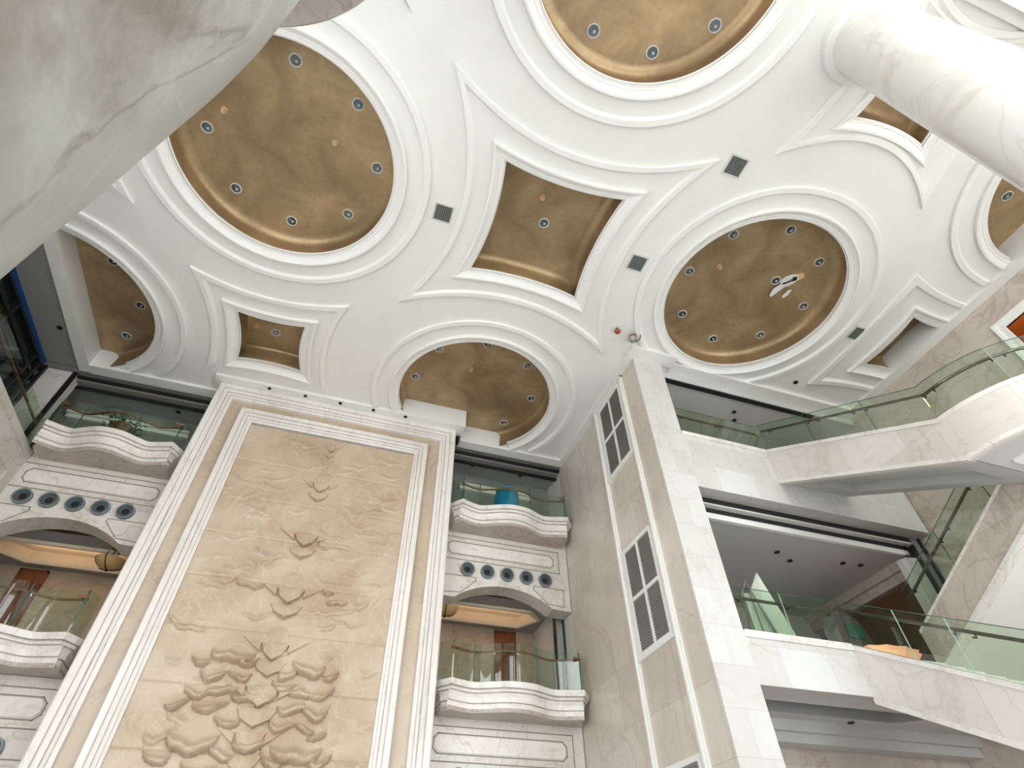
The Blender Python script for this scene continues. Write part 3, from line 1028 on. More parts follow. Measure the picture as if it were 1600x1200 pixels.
def carved_head(cx, z, w, h, d):
    """Downward pointing carved mask: a brow block over a wider snout, undersides overhanging, with spread ears."""
    y = 22.64
    mb = MB()

    def shield(z0, w_, h_, d0, d1):
        o = [(-w_, 0.0), (-w_ * 0.35, 0.06), (0, 0.0), (w_ * 0.35, 0.06), (w_, 0.0), (w_ * 0.72, -0.55 * h_), (0, -h_), (-w_ * 0.72, -0.55 * h_)]
        fr = []
        for (px, pz) in o:
            t_ = -pz / h_
            ridge = 1.0 - 0.35 * abs(px) / w_
            fr.append((cx + px * 0.92, y - (d0 + (d1 - d0) * max(t_, 0)) * ridge, z0 + pz * 0.97))
        bk = [(cx + px, y, z0 + pz) for (px, pz) in o]
        n = len(o)
        mb.add(fr + bk, [(i, (i + 1) % n, n + (i + 1) % n, n + i) for i in range(n)])
        ctr = (cx, y - (d0 + d1) * 0.62, z0 - 0.35 * h_)
        mb.add(fr + [ctr], [(i, (i + 1) % n, n) for i in range(n)])
    shield(z, w * 0.62, h * 0.62, d * 0.5, d * 0.95)
    shield(z - h * 0.62, w * 0.72, h * 0.55, d * 0.35, d)
    for sg in (-1, 1):
        a = (cx + sg * w * 0.6, y, z - 0.32 * h); b = (cx + sg * w * 1.45, y, z + 0.18 * h); c = (cx + sg * w * 0.62, y, z + 0.02 * h)
        a2 = (a[0], y - d * 0.55, a[2]); b2 = (b[0], y - d * 0.15, b[2]); c2 = (c[0], y - d * 0.3, c[2])
        mb.add([a, b, c, a2, b2, c2], [(3, 4, 5), (0, 1, 4, 3), (1, 2, 5, 4), (2, 0, 3, 5)])
    # smooth pale forehead boss above
    rings = []
    for k in range(6):
        q = math.pi / 2 * k / 5
        rings.append([(cx + 0.5 * w * math.cos(q) * math.cos(2 * math.pi * i / 20), y - 0.07 * math.sin(q), z + 0.34 * h + 0.36 * h * math.cos(q) * math.sin(2 * math.pi * i / 20)) for i in range(20)])
    mb.loft(rings, True)
    return mb.build('carved_mask', 'relief', relief, 25)


for (cz, wd) in ((17.3, 0.36), (15.1, 0.62), (12.45, 0.78), (10.05, 0.85), (7.95, 0.8), (6.5, 0.95), (5.1, 0.8)):
    carved_head(-1.43, cz, wd, 0.95 * (wd / 0.75) ** 0.6, 0.30 * wd / 0.7)
mb = MB().sheet([(-6.75, FL), (-6.75, 19.1), (4.0, 19.1), (4.0, FL)], [[(-5.5, FL + 0.01), (-5.5, 17.9), (2.8, 17.9), (2.8, FL + 0.01)]], lambda a, b: (a, 22.66, b))
mb.build('plain_border', 'band_stone', relief)
# a few low carved scrolls spilling onto the top of the border
for (x, z, w_) in ((-5.2, 18.72, 0.55), (-3.9, 18.7, 0.3), (-1.3, 18.72, 0.3), (-0.9, 18.66, 0.45), (1.4, 18.72, 0.4), (3.45, 18.3, 0.16)):
    MB().lathe_y(x, 22.67, z, [(w_ * 0.5, 0.0), (w_ * 0.42, -0.05), (w_ * 0.2, -0.08), (0.001, -0.085)], 14).build('border_scroll', 'band_stone', relief, True)
fr = MB()
rect_frame(fr, -7.38, 4.65, FL, ZC - BEAM - 0.005, [(0, 22.95), (0, 22.42), (0.05, 22.38), (0.27, 22.38), (0.28, 22.47), (0.31, 22.47), (0.32, 22.42), (0.48, 22.44), (0.49, 22.54), (0.52, 22.54), (0.53, 22.47), (0.62, 22.49), (0.63, 22.56), (0.66, 22.56), (0.67, 22.50), (0.80, 22.52), (0.82, 22.70)])
fr.build('outer_frame', 'frame_marble', relief)
fr = MB()
rect_frame(fr, -5.98, 3.22, FL, 18.48, [(0, 22.72), (0, 22.36), (0.04, 22.32), (0.23, 22.32), (0.24, 22.42), (0.27, 22.42), (0.28, 22.37), (0.40, 22.39), (0.41, 22.48), (0.44, 22.48), (0.45, 22.42), (0.54, 22.44), (0.55, 22.52), (0.65, 22.54), (0.66, 22.70)])
fr.build('inner_frame', 'frame_marble', relief)

# ------------------------------------------------------------------ wall ports (round recessed rings in the spandrels)
t = thing('wall_port', 'round wall port over the upper arch beside the louvred wall, nearest the relief', 'wall port', (6.07, BW, 12.77), 'round ports above the arches')
port0 = t
MB().lathe_y(6.07, BW, 12.77, [(0.345, 0.0), (0.345, -0.13), (0.335, -0.15), (0.29, -0.15), (0.275, -0.12)], 28).build('rim', 'port_blue', t, True)
MB().lathe_y(6.07, BW, 12.77, [(0.275, -0.12), (0.25, -0.07), (0.23, -0.07), (0.20, -0.03), (0.17, -0.03), (0.165, -0.05), (0.15, -0.05), (0.15, -0.01)], 28).build('cone', 'port_mid', t, True)
MB().lathe_y(6.07, BW, 12.77, [(0.152, -0.02), (0.12, -0.016), (0.001, -0.015)], 24).build('core', 'dark', t)
ordw = ['nearest the relief', 'second from the relief', 'middle one of the row', 'second from the louvred wall', 'nearest the louvred wall']
for k in range(5):
    x = 6.07 + 1.0 * k
    if k: copy_tree(port0, (x, BW, 12.77), 'round wall port above the arch beside the louvred wall, ' + ordw[k])
    copy_tree(port0, (x, BW, 4.47), 'round wall port cut by the bottom edge of the photo, ' + ordw[k])
ordl = ['outermost of the row', 'second from the corner', 'middle one of the row', 'second from the relief frame', 'nearest the relief frame']
for k in range(5):
    x = -12.63 + 0.94 * k
    copy_tree(port0, (x, BW, 13.08), 'round blue wall port in the left bay row, ' + ordl[k])
copy_tree(port0, (-8.87, BW, 4.55), 'single blue wall port at the bottom left edge of the photo')

# ------------------------------------------------------------------ balconies
BALC = [(-3.3, 0.0), (-3.3, -0.95), (-2.77, -1.56), (-2.4, -1.40), (-1.8, -1.24), (-1.2, -1.46), (-0.6, -1.70), (-0.05, -1.78), (0.6, -1.70), (1.1, -1.48), (1.65, -1.26), (2.3, -1.40), (2.85, -1.56), (3.3, -1.0), (3.3, 0.0)]


def balcony_plan(cx, sx):
    a = [(cx + sx * p[0], BW + p[1]) for p in BALC]
    mid = smooth_path(a[2:13], 5)
    return [a[0], a[1]] + mid + [a[13], a[14]]


def balcony(cx, sx, z, label, rail_label, glass_h=1.5):
    t = thing('balcony', label, 'balcony', (cx, BW, z - 1.0), 'scalloped marble balconies')
    plan = balcony_plan(cx, sx)
    prof = [(-0.32, z - 1.02), (-0.32, z - 0.86), (-0.30, z - 0.74), (-0.36, z - 0.735), (-0.36, z - 0.70), (-0.25, z - 0.695), (-0.24, z - 0.62), (-0.24, z - 0.52), (-0.19, z - 0.40), (-0.25, z - 0.395), (-0.25, z - 0.36),
            (-0.12, z - 0.355), (-0.11, z - 0.31), (-0.08, z - 0.275), (-0.15, z - 0.27), (-0.15, z - 0.24), (-0.01, z - 0.235), (0.0, z - 0.20), (0.0, z - 0.02), (-0.03, z), (-0.5, z)]
    rings = []
    for (d, zz) in prof:
        q = offset_path(plan, -d)
        q = [(p[0], min(p[1], BW)) for p in q]
        rings.append([(p[0], p[1], zz) for p in q])
    mb = MB().loft(rings, False)
    fix_normals(mb.build('cornice', 'cornice_marble', t, 22))
    q = offset_path(plan, 0.28)
    q = [(p[0], min(p[1], BW + 0.3)) for p in q]
    MB().prism(q, 'z', z - 1.0, z - 0.9).build('soffit', 'dark_pink_marble', t)
    MB().prism([(p[0], p[1]) for p in q], 'z', z - 0.45, z - 0.35).build('deck', 'cornice_marble', t)
    # curved glass balustrade standing on the ledge
    r = thing('glass_railing', rail_label, 'railing', (cx, BW - 1.2, z), 'green glass railings')
    gp = offset_path(plan, 0.14)[1:-1]
    n = len(gp)
    cuts = [0, 1, 1 + (n - 2) // 3, 1 + 2 * (n - 2) // 3 - 1, n - 2, n - 1]
    cuts = [0, 1, 1 + int((n - 3) * 0.2), 1 + int((n - 3) * 0.66), n - 2, n - 1]
    for k in range(len(cuts) - 1):
        seg = gp[cuts[k]:cuts[k + 1] + 1]
        if len(seg) < 2: continue
        g = MB().ribbon(seg, [z + 0.003] * len(seg), [z + glass_h] * len(seg), 0.035)
        gl = fix_normals(g.build('glass_panel', 'glass', r, 30))
        e0 = seg[0]
        MB().box(e0[0] - 0.02, e0[0] + 0.02, e0[1] - 0.02, e0[1] + 0.02, z, z + glass_h).build('glass_edge', 'glass_edge', gl)
    rp = offset_path(gp, 0.16)
    MB().tube([(p[0], p[1], z + glass_h - 0.27) for p in rp[1:-1]], 0.05, 8).build('handrail', 'rail_wood', r, True)
    for k in (3, n // 3, n // 2, 2 * n // 3, n - 4):
        p, q_ = gp[k], rp[k]
        MB().tube([(p[0], p[1], z + glass_h - 0.42), (q_[0], q_[1], z + glass_h - 0.42), (q_[0], q_[1], z + glass_h - 0.3)], 0.022, 6).build('bracket', 'steel', r)
    return t


balcony(8.08, 1.0, 15.68, 'scalloped marble balcony in front of the blue pot', 'curved glass railing in front of the blue pot', 1.4)
balcony(8.06, 1.0, 7.45, 'scalloped marble balcony below the brown door beside the louvred wall', 'curved glass railing with bright reflections before the brown door beside the louvred wall')
balcony(-10.5, 0.87, 15.93, 'scalloped marble balcony with the hanging plant behind its glass', 'curved glass railing in front of the potted plant', 1.35)
balcony(-10.5, 0.87, 7.66, 'scalloped marble balcony at the left edge under the lit ceiling tray', 'curved glass railing at the left edge with blue white reflections')

# pot, plant, doors, lamps in the back galleries
t = thing('blue_pot', 'round glossy blue pot standing behind the upper glass railing', 'pot', (7.9, 23.5, 15.34))
MB().lathe(7.9, 23.5, [(0.42, 15.34), (0.52, 15.45), (0.62, 15.9), (0.66, 16.3), (0.66, 16.75), (0.62, 17.05), (0.56, 17.15)], 32).build('body', 'pot_blue', t, True)
MB().lathe(7.9, 23.5, [(0.56, 17.15), (0.58, 17.2), (0.54, 17.22), (0.5, 17.15), (0.48, 16.9), (0.001, 16.88)], 32).build('rim', 'pot_blue', t, True)

t = thing('potted_plant', 'dark leafy plant in a brown pot behind the left upper glass railing', 'plant', (-10.58, 23.5, 15.6))
MB().lathe(-10.58, 23.5, [(0.001, 15.6), (0.3, 15.6), (0.42, 16.0), (0.46, 16.7), (0.5, 16.75), (0.5, 16.85), (0.42, 16.86), (0.4, 16.7), (0.001, 16.68)], 20).build('pot', 'terracotta', t, True)
mb = MB()
rl = random.Random(3)
for k in range(230):
    a = rl.uniform(0, 2 * math.pi); rr_ = rl.uniform(0.1, 0.95) ** 0.7 * 0.8
    zz = 16.9 + rl.uniform(-0.55, 0.6) * (0.5 + 0.5 * rr_)
    px, py = -10.58 + rr_ * math.cos(a) * 1.05, 23.5 + rr_ * math.sin(a) * 0.6
    L = rl.uniform(0.12, 0.22); b_ = rl.uniform(0, 2 * math.pi); el = rl.uniform(-0.8, 0.5)
    d = Vector((math.cos(b_) * math.cos(el), math.sin(b_) * math.cos(el), math.sin(el)))
    sd = d.cross(Vector((0, 0, 1))).normalized() * L * 0.33
    up = sd.cross(d).normalized() * 0.02
    p = Vector((px, py, zz))
    mb.add([p, p + d * L * 0.5 + sd + up, p + d * L, p + d * L * 0.5 - sd + up, p + d * L * 0.5 - up], [(0, 1, 4), (1, 2, 4), (2, 3, 4), (3, 0, 4)])
mb.build('foliage', 'leaf', t)

for (x0, x1, zt, z0, lab) in ((9.13, 10.35, 12.3, 6.85, 'red brown door in the corridor behind the lower balcony beside the louvred wall'),
                              (-13.6, -12.46, 12.5, 7.1, 'red brown door in the corridor behind the left edge balcony')):
    t = thing('corridor_door', lab, 'door', ((x0 + x1) / 2, 29.5, z0), 'brown corridor doors')
    MB().box(x0 + 0.1, x1 - 0.1, 29.44, 29.54, z0, zt - 0.1).build('leaf', 'wood', t)
    MB().box(x0, x0 + 0.1, 29.4, 29.54, z0, zt).box(x1 - 0.1, x1, 29.4, 29.54, z0, zt).box(x0, x1, 29.4, 29.54, zt - 0.1, zt).build('frame', 'wood', t)
    MB().tube([(x1 - 0.25, 29.42, z0 + 1.5), (x1 - 0.25, 29.36, z0 + 1.5), (x1 - 0.45, 29.36, z0 + 1.5)], 0.03, 6).build('handle', 'steel', t)


def pendant(cx, cy, zc, zb_, label):
    t = thing('pendant_lamp', label, 'lamp', (cx, cy, zc), 'bowl pendant lamps')
    MB().lathe(cx, cy, [(0.001, zc - 0.005), (0.2, zc - 0.005), (0.22, zc - 0.08), (0.12, zc - 0.14), (0.001, zc - 0.15)], 16).build('canopy', 'bronze', t, True)
    for k in range(3):
        a = k * 2.094 + 0.4
        MB().tube([(cx + 0.1 * math.cos(a), cy + 0.1 * math.sin(a), zc - 0.1), (cx + 0.14 * math.cos(a), cy + 0.14 * math.sin(a), (zc + zb_) / 2), (cx + 0.42 * math.cos(a), cy + 0.42 * math.sin(a), zb_ + 0.3), (cx + 0.62 * math.cos(a), cy + 0.62 * math.sin(a), zb_ + 0.42), (cx + 0.60 * math.cos(a), cy + 0.60 * math.sin(a), zb_ + 0.55)], 0.02, 6).build('hanger', 'bronze', t, True)
    bw = [(0.001, zb_), (0.2, zb_ + 0.02), (0.42, zb_ + 0.12), (0.58, zb_ + 0.26), (0.64, zb_ + 0.38), (0.62, zb_ + 0.39), (0.54, zb_ + 0.26), (0.001, zb_ + 0.05)]
    MB().lathe(cx, cy, bw, 28).build('bowl', 'bowl', t, True)
    MB().lathe(cx, cy, [(0.001, zb_ - 0.12), (0.05, zb_ - 0.08), (0.04, zb_), (0.001, zb_ + 0.01)], 10).build('finial', 'bronze', t, True)
    mb = MB()
    for k in range(3):
        a = k * 2.094 + 0.4
        mb.tube([(cx + r_ * math.cos(a), cy + r_ * math.sin(a), z_) for (r_, z_) in ((0.03, zb_ - 0.03), (0.25, zb_ + 0.02), (0.45, zb_ + 0.11), (0.62, zb_ + 0.28), (0.67, zb_ + 0.4))], 0.022, 6)
    mb.build('bowl_strap', 'bronze', t, True)


pendant(-9.2, 26.3, 12.6, 11.55, 'amber bowl lamp hanging in the left corridor beside the relief frame')
pendant(5.45, 25.6, 12.38, 11.1, 'amber bowl lamp half hidden by the relief frame over the lower inner balcony')
t = thing('door_post', 'slim mirror bright post at the end of the lower balcony by the louvred wall', 'post', (11.1, 24.9, 6.85))
MB().box(10.9, 11.3, 25.1, 25.3, 6.85, 12.4).build('shaft', 'steel', t)
MB().box(10.86, 10.92, 25.05, 25.32, 6.85, 12.4).box(11.28, 11.34, 25.05, 25.32, 6.85, 12.4).build('edge_strip', 'dark_metal', t)

# ------------------------------------------------------------------ louvred panels on the grey wall
WX = 11.4


def louvre(y0, y1, z0, z1, label):
    """Framed 2x2 louvred panel on the wall facing -x (y0 far edge > y1 near edge)."""
    t = thing('louvre_panel', label, 'louvre panel', (WX, (y0 + y1) / 2, z0), 'white framed louvre panels')
    fwid = 0.16
    mb = MB()
    mb.box(WX - 0.07, WX, y1, y1 + fwid, z0, z1).box(WX - 0.07, WX, y0 - fwid, y0, z0, z1).box(WX - 0.07, WX, y1 + fwid, y0 - fwid, z0, z0 + fwid).box(WX - 0.07, WX, y1 + fwid, y0 - fwid, z1 - fwid, z1)
    mb.build('frame', 'white_trim', t)
    ym, zm = (y0 + y1) / 2, (z0 + z1) / 2
    MB().box(WX - 0.06, WX, ym - 0.07, ym + 0.07, z0 + fwid, z1 - fwid).box(WX - 0.06, WX, y1 + fwid, ym - 0.07, zm - 0.07, zm + 0.07).box(WX - 0.06, WX, ym + 0.07, y0 - fwid, zm - 0.07, zm + 0.07).build('glazing_bars', 'white_trim', t)
    for (a, b) in ((y1 + fwid, ym - 0.07), (ym + 0.07, y0 - fwid)):
        for (c0, c1) in ((z0 + fwid, zm - 0.07), (zm + 0.07, z1 - fwid)):
            mb = MB().box(WX - 0.008, WX, a, b, c0, c1)
            nsl = 20
            for k in range(nsl):
                zz = c0 + (c1 - c0) * (k + 0.5) / nsl
                hh = (c1 - c0) / nsl * 0.36
                mb.prism([(WX - 0.012, zz + hh), (WX - 0.045, zz - hh * 0.6), (WX - 0.04, zz - hh), (WX - 0.006, zz + hh * 0.5)], 'y', a, b)
            mb.build('louvre_bank', 'louvre', t)
    MB().box(WX - 0.11, WX, y1 - 0.12, y0 + 0.12, z0 - 0.1, z0).build('sill', 'white_trim', t)


LY0, LY1 = 18.55, 16.2
louvre(LY0, LY1, 15.3, 19.65, 'white framed louvre panel on the grey wall, topmost one just below the ceiling')
louvre(LY0, LY1, 7.35, 11.6, 'white framed louvre panel on the grey wall, middle one')
louvre(LY0, LY1, -0.5, 3.95, 'white framed louvre panel on the grey wall, lowest one at the bottom edge')
tr = MB()
for (a, b) in ((LY0 + 0.12, LY0 + 0.36), (LY1 - 0.36, LY1 - 0.12)):
    tr.box(WX - 0.10, WX, a, b, FL, 19.8).box(WX - 0.15, WX, a + 0.07, b - 0.09, FL, 19.8)
tr.box(WX - 0.10, WX, LY1 - 0.36, LY0 + 0.36, 19.7, 19.84)
struct('trim_louvre_surround', tr, 'white_trim')

# ------------------------------------------------------------------ round columns
t = thing('marble_column', 'white veined round column running to the ceiling at the top corner of the photo', 'column', (12.26, 0.31, FL), 'round marble columns')
MB().lathe(12.26, 0.31, [(1.07, FL), (1.07, 19.97)], 72).build('shaft', 'column_marble', t, True)
MB().lathe(12.26, 0.31, [(1.06, 19.72), (1.22, 19.74), (1.30, 19.80), (1.30, 19.92), (1.34, 19.99)], 72).build('collar', 'white_trim', t, True)
t = thing('marble_column', 'huge near clouded marble column filling the top left corner of the photo', 'column', (-2.26, 0.31, FL), 'round marble columns')
MB().lathe(-2.26, 0.31, [(1.53, FL), (1.53, 0.5), (1.53, 2.0), (1.53, 2.95), (1.515, 3.4), (1.475, 3.95), (1.42, 4.6), (1.34, 4.95), (1.24, 5.6), (1.16, 6.6), (1.12, 7.4), (1.07, 8.0), (1.07, 19.97)], 96).build('shaft', 'big_column_marble', t, 60)
MB().lathe(-2.26, 0.31, [(1.0, 6.6), (1.7, 6.6), (1.72, 6.66), (1.72, 7.3), (1.7, 7.36), (1.0, 7.4)], 96).build('ring_band', 'dark_pink_marble', t, 30, label='rose brown marble ring round the column')
MB().lathe(-2.26, 0.31, [(1.06, 19.72), (1.22, 19.74), (1.30, 19.80), (1.30, 19.92), (1.34, 19.99)], 72).build('collar', 'white_trim', t, True)

# ------------------------------------------------------------------ staircases on the right
X0, X1 = 17.2, 20.8        # first flight
X2, X3 = 20.8, 24.6        # return flight
YW, YL = 14.6, 7.9         # wall line and landing line
SLOPE = 0.582


def staircase(zt, label, full=True):
    t = thing('staircase', label, 'staircase', (X0, YW, zt - 4.0), 'marble stair flights')
    zl = zt - SLOPE * (YW - YL)
    H = 1.78
    # left parapet of the first flight
    MB().prism([(YW, zt), (YL, zl), (YL, zl - 1.62), (YW, zt - H)], 'x', X0, X0 + 0.28).build('parapet', 'stair_marble', t)
    mb = MB()
    mb.prism([(YW, zt + 0.02), (YL, zl + 0.02), (YL, zl - 0.14), (YW, zt - 0.14)], 'x', X0 - 0.05, X0 + 0.33)
    mb.prism([(YW, zt - H + 0.14), (YL, zl - 1.62 + 0.14), (YL, zl - 1.64), (YW, zt - H - 0.02)], 'x', X0 - 0.05, X0 + 0.3)
    mb.build('parapet_moulding', 'cornice_marble', t)
    MB().prism([(YW, zt - 0.3), (YL, zl - 0.3), (YL, zl - 1.5), (YW, zt - H + 0.1)], 'x', X1 - 0.2, X1).build('inner_stringer', 'stair_marble', t)
    # soffit with a long sunk panel
    def sz(y):
        return zt - H + 0.05 - (YW - y) * (zt - H + 0.05 - (zl - 1.57)) / (YW - YL)
    mb = MB().sheet([(X0 + 0.2, YW), (X1, YW), (X1, YL), (X0 + 0.2, YL)], [[(X0 + 0.8, YW - 0.9), (X1 - 0.7, YW - 0.9), (X1 - 0.7, YL + 0.8), (X0 + 0.8, YL + 0.8)]], lambda a, b: (a, b, sz(b)))
    hole = [(X0 + 0.8, YW - 0.9), (X1 - 0.7, YW - 0.9), (X1 - 0.7, YL + 0.8), (X0 + 0.8, YL + 0.8)]
    r_ = [[p + (sz(p[1]),) for p in hole], [p + (sz(p[1]) + 0.42,) for p in hole]]
    mb.loft(r_, True); mb.cap(r_[1])
    mb.build('soffit', 'grey_ceiling', t)
    ns = 13
    for k in range(ns):
        y1 = YW - (YW - YL) * k / ns; y0 = YW - (YW - YL) * (k + 1) / ns
        z1 = zt - 0.25 - (zt - zl) * (k + 0.6) / ns
        MB().box(X0 + 0.28, X1 - 0.2, y0, y1 + 0.03, z1 - 0.35, z1).build('step', 'tread', t)
    # half-round landing
    cx, cy, rr = X1, YL, X1 - X0
    n = 36
    MB().lathe(cx, cy, [(rr - 0.28, zl - 1.6), (rr, zl - 1.6), (rr, zl), (rr - 0.28, zl)], n, math.pi, 2 * math.pi).build('landing_parapet', 'stair_marble', t, True)
    MB().lathe(cx, cy, [(rr, zl - 0.14), (rr + 0.05, zl - 0.14), (rr + 0.05, zl + 0.02), (rr - 0.3, zl + 0.02)], n, math.pi, 2 * math.pi).lathe(cx, cy, [(rr - 0.1, zl - 1.62), (rr + 0.05, zl - 1.62), (rr + 0.05, zl - 1.48), (rr, zl - 1.48)], n, math.pi, 2 * math.pi).build('landing_moulding', 'cornice_marble', t, True)
    disc = [(cx + (rr - 0.15) * math.cos(math.pi + math.pi * k / n), cy + (rr - 0.15) * math.sin(math.pi + math.pi * k / n)) for k in range(n + 1)]
    disc = [(p[0], p[1]) for p in disc]
    MB().prism(disc, 'z', zl - 1.55, zl - 0.4).build('landing_slab', 'grey_ceiling', t)
    frm = [(19.2, 7.4), (22.6, 7.4), (22.6, 6.6), (19.2, 6.6)]
    # raised frame on the landing soffit
    mb = MB()
    for (a, b, c_, d) in ((18.6, 23.2, 7.35, 7.55), (18.6, 23.2, 5.5, 5.7), (18.6, 18.8, 5.7, 7.35), (23.0, 23.2, 5.7, 7.35)):
        mb.box(a, b, c_, d, zl - 1.63, zl - 1.55)
    mb.build('soffit_frame', 'white_trim', t)
    # return flight down to the gallery below
    ze = zl - 0.555 * (YW - YL) + 0.05
    xl = 20.86
    MB().prism([(YW, ze), (YL + 0.02, zl - 0.02), (YL + 0.02, zl - 1.55), (YW, ze - 1.5)], 'x', xl, xl + 0.25).build('return_parapet', 'pink_marble', t)
    MB().prism([(YW, ze - 1.36), (YL + 0.02, zl - 1.42), (YL + 0.02, zl - 1.58), (YW, ze - 1.53)], 'x', xl - 0.05, xl + 0.3).prism([(YW, ze + 0.02), (YL + 0.02, zl), (YL + 0.02, zl - 0.1), (YW, ze - 0.08)], 'x', xl - 0.03, xl + 0.28).build('return_moulding', 'cornice_marble', t)
    MB().prism([(YW, ze - 1.2), (YL + 0.02, zl - 1.25), (YL + 0.02, zl - 1.5), (YW, ze - 1.47)], 'x', xl + 0.2, X3 + 0.2).build('return_soffit', 'white', t)
    for k in range(13):
        y1 = YL + (YW - YL) * (k + 1) / 13; y0 = YL + (YW - YL) * k / 13
        z1 = zl - 0.25 - (zl - ze) * (k + 0.6) / 13
        MB().box(xl + 0.25, X3, y0, y1 + 0.02, z1 - 0.35, z1).build('return_step', 'tread', t)
    return zl, ze


def rail_run(t, pts, z_of, h, npan, edge='glass_edge_pale'):
    """Glass panels, handrail and brackets along a run; pts plan points, z_of gives base height."""
    P = []
    for i in range(len(pts) - 1):
        a, b = pts[i], pts[i + 1]
        m = 14 if len(pts) < 4 else 1
        for k in range(m):
            P.append((a[0] + (b[0] - a[0]) * k / m, a[1] + (b[1] - a[1]) * k / m))
    P.append(pts[-1])
    n = len(P) - 1
    for k in range(npan):
        i0, i1 = n * k // npan, n * (k + 1) // npan
        seg = P[i0:i1 + 1]
        zl_ = [z_of(p) for p in seg]
        g = fix_normals(MB().ribbon(seg, [z + 0.025 for z in zl_], [z + h for z in zl_], 0.04).build('glass_panel', 'glass', t, 30))
        if k:
            p = seg[0]
            MB().box(p[0] - 0.012, p[0] + 0.012, p[1] - 0.012, p[1] + 0.012, z_of(p), z_of(p) + h).build('glass_edge', edge, g)
    rp = offset_path(P, -0.16)
    MB().tube([(p[0], p[1], z_of(q) + h - 0.32) for p, q in zip(rp, P)], 0.055, 8).build('handrail', 'rail_metal', t, True)
    for k in range(npan):
        for f in (0.12, 0.88):
            i = min(n, int(n * (k + f) / npan))
            p, q = P[i], rp[i]
            MB().tube([(p[0], p[1], z_of(p) + h - 0.47), (q[0], q[1], z_of(p) + h - 0.47), (q[0], q[1], z_of(p) + h - 0.36)], 0.022, 6).build('bracket', 'dark_metal', t)
    # dark top edge of the sheet
    MB().tube([(p[0], p[1], z_of(p) + h) for p in P], 0.014, 5).build('top_edge', 'glass_edge', t)


zl, ze = staircase(15.5, 'marble staircase with glass railing turning round a curved landing below the upper gallery')
zl2, ze2 = staircase(7.05, 'lower marble staircase leading down from the middle gallery at the edge')


def flight_z(zt):
    return lambda p: zt - SLOPE * (YW - p[1])


t = thing('glass_railing', 'long sloping green glass railing on the upper stair flight', 'railing', (X0 + 0.14, 11, 11), 'green glass railings')
rail_run(t, [(X0 + 0.14, YL), (X0 + 0.14, YW)], flight_z(15.5), 1.52, 3, 'glass_edge')
arc = [(X1 + (X1 - X0 - 0.14) * math.cos(math.pi + math.pi * k / 30), YL + (X1 - X0 - 0.14) * math.sin(math.pi + math.pi * k / 30)) for k in range(31)][::-1]
t = thing('glass_railing', 'curved glass railing round the half round stair landing by the rose marble wall', 'railing', (X1, YL, zl), 'green glass railings')
rail_run(t, arc, lambda p: zl, 1.52, 5)
t = thing('glass_railing', 'short level glass railing of the upper gallery beside the white pier', 'railing', (15, YW, 15.5), 'green glass railings')
rail_run(t, [(X0 + 0.1, YW + 0.08), (12.95, YW + 0.08)], lambda p: 15.5, 1.5, 2, 'glass_edge')
t = thing('glass_railing', 'green glass railing sloping down over the rose marble return flight', 'railing', (20.98, 11, 8), 'green glass railings')
rail_run(t, [(20.98, YL), (20.98, YW)], lambda p: zl - (zl - ze) * (p[1] - YL) / (YW - YL), 1.5, 3, 'glass_edge')
t = thing('glass_railing', 'level glass railing of the middle gallery before the folded boards', 'railing', (15, YW, 7.05), 'green glass railings')
rail_run(t, [(X0 - 0.2, YW + 0.08), (12.95, YW + 0.08)], lambda p: 7.05, 1.55, 2)
t = thing('glass_railing', 'green glass railing on the lowest stair flight at the edge of the photo', 'railing', (X0 + 0.14, 11, 3), 'green glass railings')
rail_run(t, [(X0 + 0.14, YL), (X0 + 0.14, YW)], flight_z(7.05), 1.55, 4)

# doorway to the warm room in the rose marble wall
t = thing('door_surround', 'white moulded surround of the doorway in the rose marble wall', 'door surround', (24.85, 5.2, 15.4))
mb = MB()
for (i_, o_, p) in ((0.0, 0.42, 0.08), (0.0, 0.14, 0.15), (0.32, 0.42, 0.13)):
    mb.box(24.85 - p, 24.86, 7.3 - o_, 7.3 - i_, 15.4, 18.55 - i_).box(24.85 - p, 24.86, 3.2 + i_, 3.2 + o_, 15.4, 18.55 - i_).box(24.85 - p, 24.86, 3.2 + o_, 7.3 - o_, 18.55 - o_, 18.55 - i_)
mb.build('frame', 'white_trim', t)
struct('wall_warm_room', MB().box(27.2, 27.5, 2.5, 8, 14.5, 19).box(25.35, 27.5, 7.6, 7.9, 14.5, 19).box(25.35, 27.5, 2.2, 2.5, 14.5, 19).box(25.35, 27.5, 2.2, 7.9, 18.75, 19), 'orange')
t = thing('room_lamp', 'warm lamp glowing inside the orange room behind the doorway', 'lamp', (26.2, 5.0, 18.3))
MB().lathe(26.2, 5.0, [(0.001, 18.35), (0.3, 18.35), (0.35, 18.5), (0.3, 18.74), (0.001, 18.74)], 16).build('shade', emit_mat('warm_bulb', (1.0, 0.6, 0.3), 22), t, True)

# ------------------------------------------------------------------ ceiling fittings
def downlight(cx, cy, label, group):
    t = thing('downlight', label, 'downlight', (cx, cy, GZ), group)
    MB().lathe(cx, cy, [(0.22, GZ + 0.0), (0.22, GZ - 0.03), (0.21, GZ - 0.04), (0.185, GZ - 0.04), (0.178, GZ - 0.012)], 24).build('trim_ring', 'grey_trim', t, True)
    MB().lathe(cx, cy, [(0.18, GZ - 0.012), (0.15, GZ - 0.009), (0.10, GZ - 0.006), (0.001, GZ - 0.004)], 24).build('reflector', 'chrome', t, True)
    MB().lathe(cx + 0.03, cy + 0.02, [(0.001, GZ - 0.07), (0.04, GZ - 0.06), (0.055, GZ - 0.03), (0.05, GZ - 0.006)], 12).build('bulb', 'lens', t, True)
    return t


